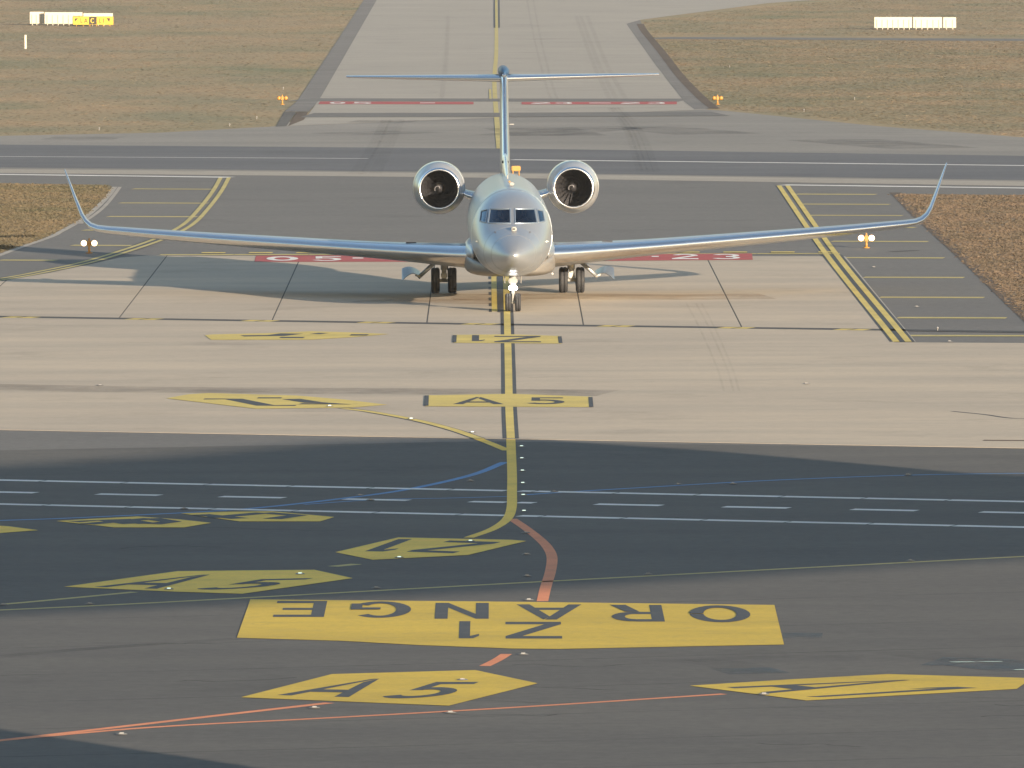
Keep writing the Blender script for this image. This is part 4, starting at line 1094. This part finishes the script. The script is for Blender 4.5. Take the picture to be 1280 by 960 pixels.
box('post', (0, 0, 0.5), (0.14, 0.08, 1.0), M['sign_white'], e, 0.01); box('cap', (0, 0, 1.015), (0.16, 0.1, 0.03), M['sign_white'], e)
p = G(645, 221); e = empty('runway_marker', (p.x, p.y, Z4)); tag(e, 'small amber marker board on legs seen over the fuselage', 'marker')
bd = box('board', (0, 0, 0.36), (0.42, 0.1, 0.24), M['amber_paint'], e, 0.03)
for x in (-0.14, 0.14): tube('leg', (x, 0, 0), (x, 0, 0.26), 0.025, M['amber_paint'], e, n=8)
def edge_light(px, py, label, sc=0.45):
    p = G(px, py); e = empty('edge_light', (p.x, p.y, 0)); e.scale = (sc, sc, sc); tag(e, label, 'edge light', 'edge lights in the grass')
    tube('stem', (0, 0, 0), (0, 0, 0.2), 0.035, M['white_plastic'], e, n=8)
    lathe('globe', [(0.2, 0.05), (0.24, 0.08), (0.32, 0.075), (0.37, 0.0)], M['lens'], e, axis='Z', n=12)
    lathe('collar', [(0.17, 0.03), (0.17, 0.09), (0.2, 0.09), (0.2, 0.04)], M['sign_black'], e, axis='Z', n=12)
for x, y in ((124, 163), (287, 158), (321, 149), (354, 112)): edge_light(x, y, 'small white edge light in the dry olive field along the runway')
for x, y in ((912, 85), (1068, 125), (1005, 140)): edge_light(x, y, 'small white edge light in the streaked grass by the narrow dark path')
edge_light(1172, 414, 'small white edge light standing on the last yellow cross bar shoulder', 0.4)

# ------------------------------------------------------------------ unseen block added off to the right, shaped to throw the broad shade
T0 = 140.0
s2 = Vector((math.sin(SUN_AZ), -math.cos(SUN_AZ), 0)); e2 = Vector((math.cos(SUN_AZ), math.sin(SUN_AZ), 0))
C0 = G(640, 640); C0.z = 0
org = C0 + s2 * T0; te = math.tan(SUN_EL)
def prof(px, py):  # takes a point on the shade's edge back sunwards to the caster outline
    g = G(px, py) - C0
    return g.dot(e2), (T0 - g.dot(s2)) * te
con = empty('terminal_concourse', (org.x, org.y, 0), SUN_AZ)
tag(con, 'raised glazed concourse with gently arched roof on two end towers', 'building')
upper = [prof(*p) for p in ((-300, 598), (0, 582), (180, 572), (400, 553.5), (530, 549), (650, 548.5), (720, 553), (880, 563), (925, 566.5))]
upper2 = [prof(*p) for p in ((560, 566), (870, 571.5), (960, 580.5), (1100, 588), (1280, 593), (1600, 602))]
lower = [prof(*p) for p in ((1600, 668), (1280, 682), (960, 700), (640, 721), (440, 732), (0, 752), (-300, 765))]
def extr(name, pts, y0, y1, mat, parent):
    n = len(pts); vs = [(u, y0, h_) for u, h_ in pts] + [(u, y1, h_) for u, h_ in pts]
    fs = [list(range(n)), list(range(n, 2 * n))[::-1]] + [[i, (i + 1) % n, n + (i + 1) % n, n + i] for i in range(n)]
    o = mesh(name, vs, fs, mat, parent)
    bm = bmesh.new(); bm.from_mesh(o.data); bmesh.ops.recalc_face_normals(bm, faces=bm.faces); bm.to_mesh(o.data); bm.free()
    return o
lu = sorted(lower)
u0, u1 = -46, 62
hl0 = lu[0][1]; hl1 = lu[-1][1]
caster_hall = extr('hall', [(u0, upper[0][1] - 1)] + [p for p in upper if p[0] > u0] + [(upper[-1][0] + .2, 22)] + [(upper[0][0], 22), (u0, 22)], -3, 0, M['facade'], con)
deck = extr('deck', [(u0, hl0)] + [p for p in lu] + [(u1, hl1)] + [(u1, upper2[-1][1] - 1.5)] + [p for p in sorted(upper2)[::-1]] + [(u0, max(hl0 + 1, 23))], -3.5, -0.5, M['facade'], con)  # lower part of the added shade caster
for k in range(24):
    x = u0 + 4 + k * 4.3; box('window', (x, -0.45, 21.6), (3.6, 0.1, 1.2), M['facade_glass'], deck)  # glass strips on the added shade caster
TW = -38.7
box('tower', (TW - 5.5, -3, 13), (11, 9, 26), M['facade'], con, 0.2)  # added block, placed so its shade reaches the lower left corner
box('tower', (u1 + 4, -3, 13), (10, 9, 26), M['facade'], con, 0.2)

# ------------------------------------------------------------------ evening air
hb = bmesh.new(); bmesh.ops.create_cube(hb, size=1)
for v in hb.verts: v.co = Vector((v.co.x * 2 * (B + 60), -460 if v.co.y < 0 else 2 * B + 60, -1.0 if v.co.z < 0 else 34.0))
hm = bpy.data.materials.new('evening_air'); hm.use_nodes = True
hn = hm.node_tree; hn.nodes.remove(hn.nodes['Principled BSDF'])
pv = hn.nodes.new('ShaderNodeVolumePrincipled'); pv.inputs['Color'].default_value = (0.86, 0.9, 0.95, 1); pv.inputs['Density'].default_value = 0.00005
hn.links.new(pv.outputs[0], hn.nodes['Material Output'].inputs['Volume'])
hz = bm_obj('haze', hb, hm); hz['kind'] = 'stuff'; hz['label'] = 'thin pale evening haze over the airfield'
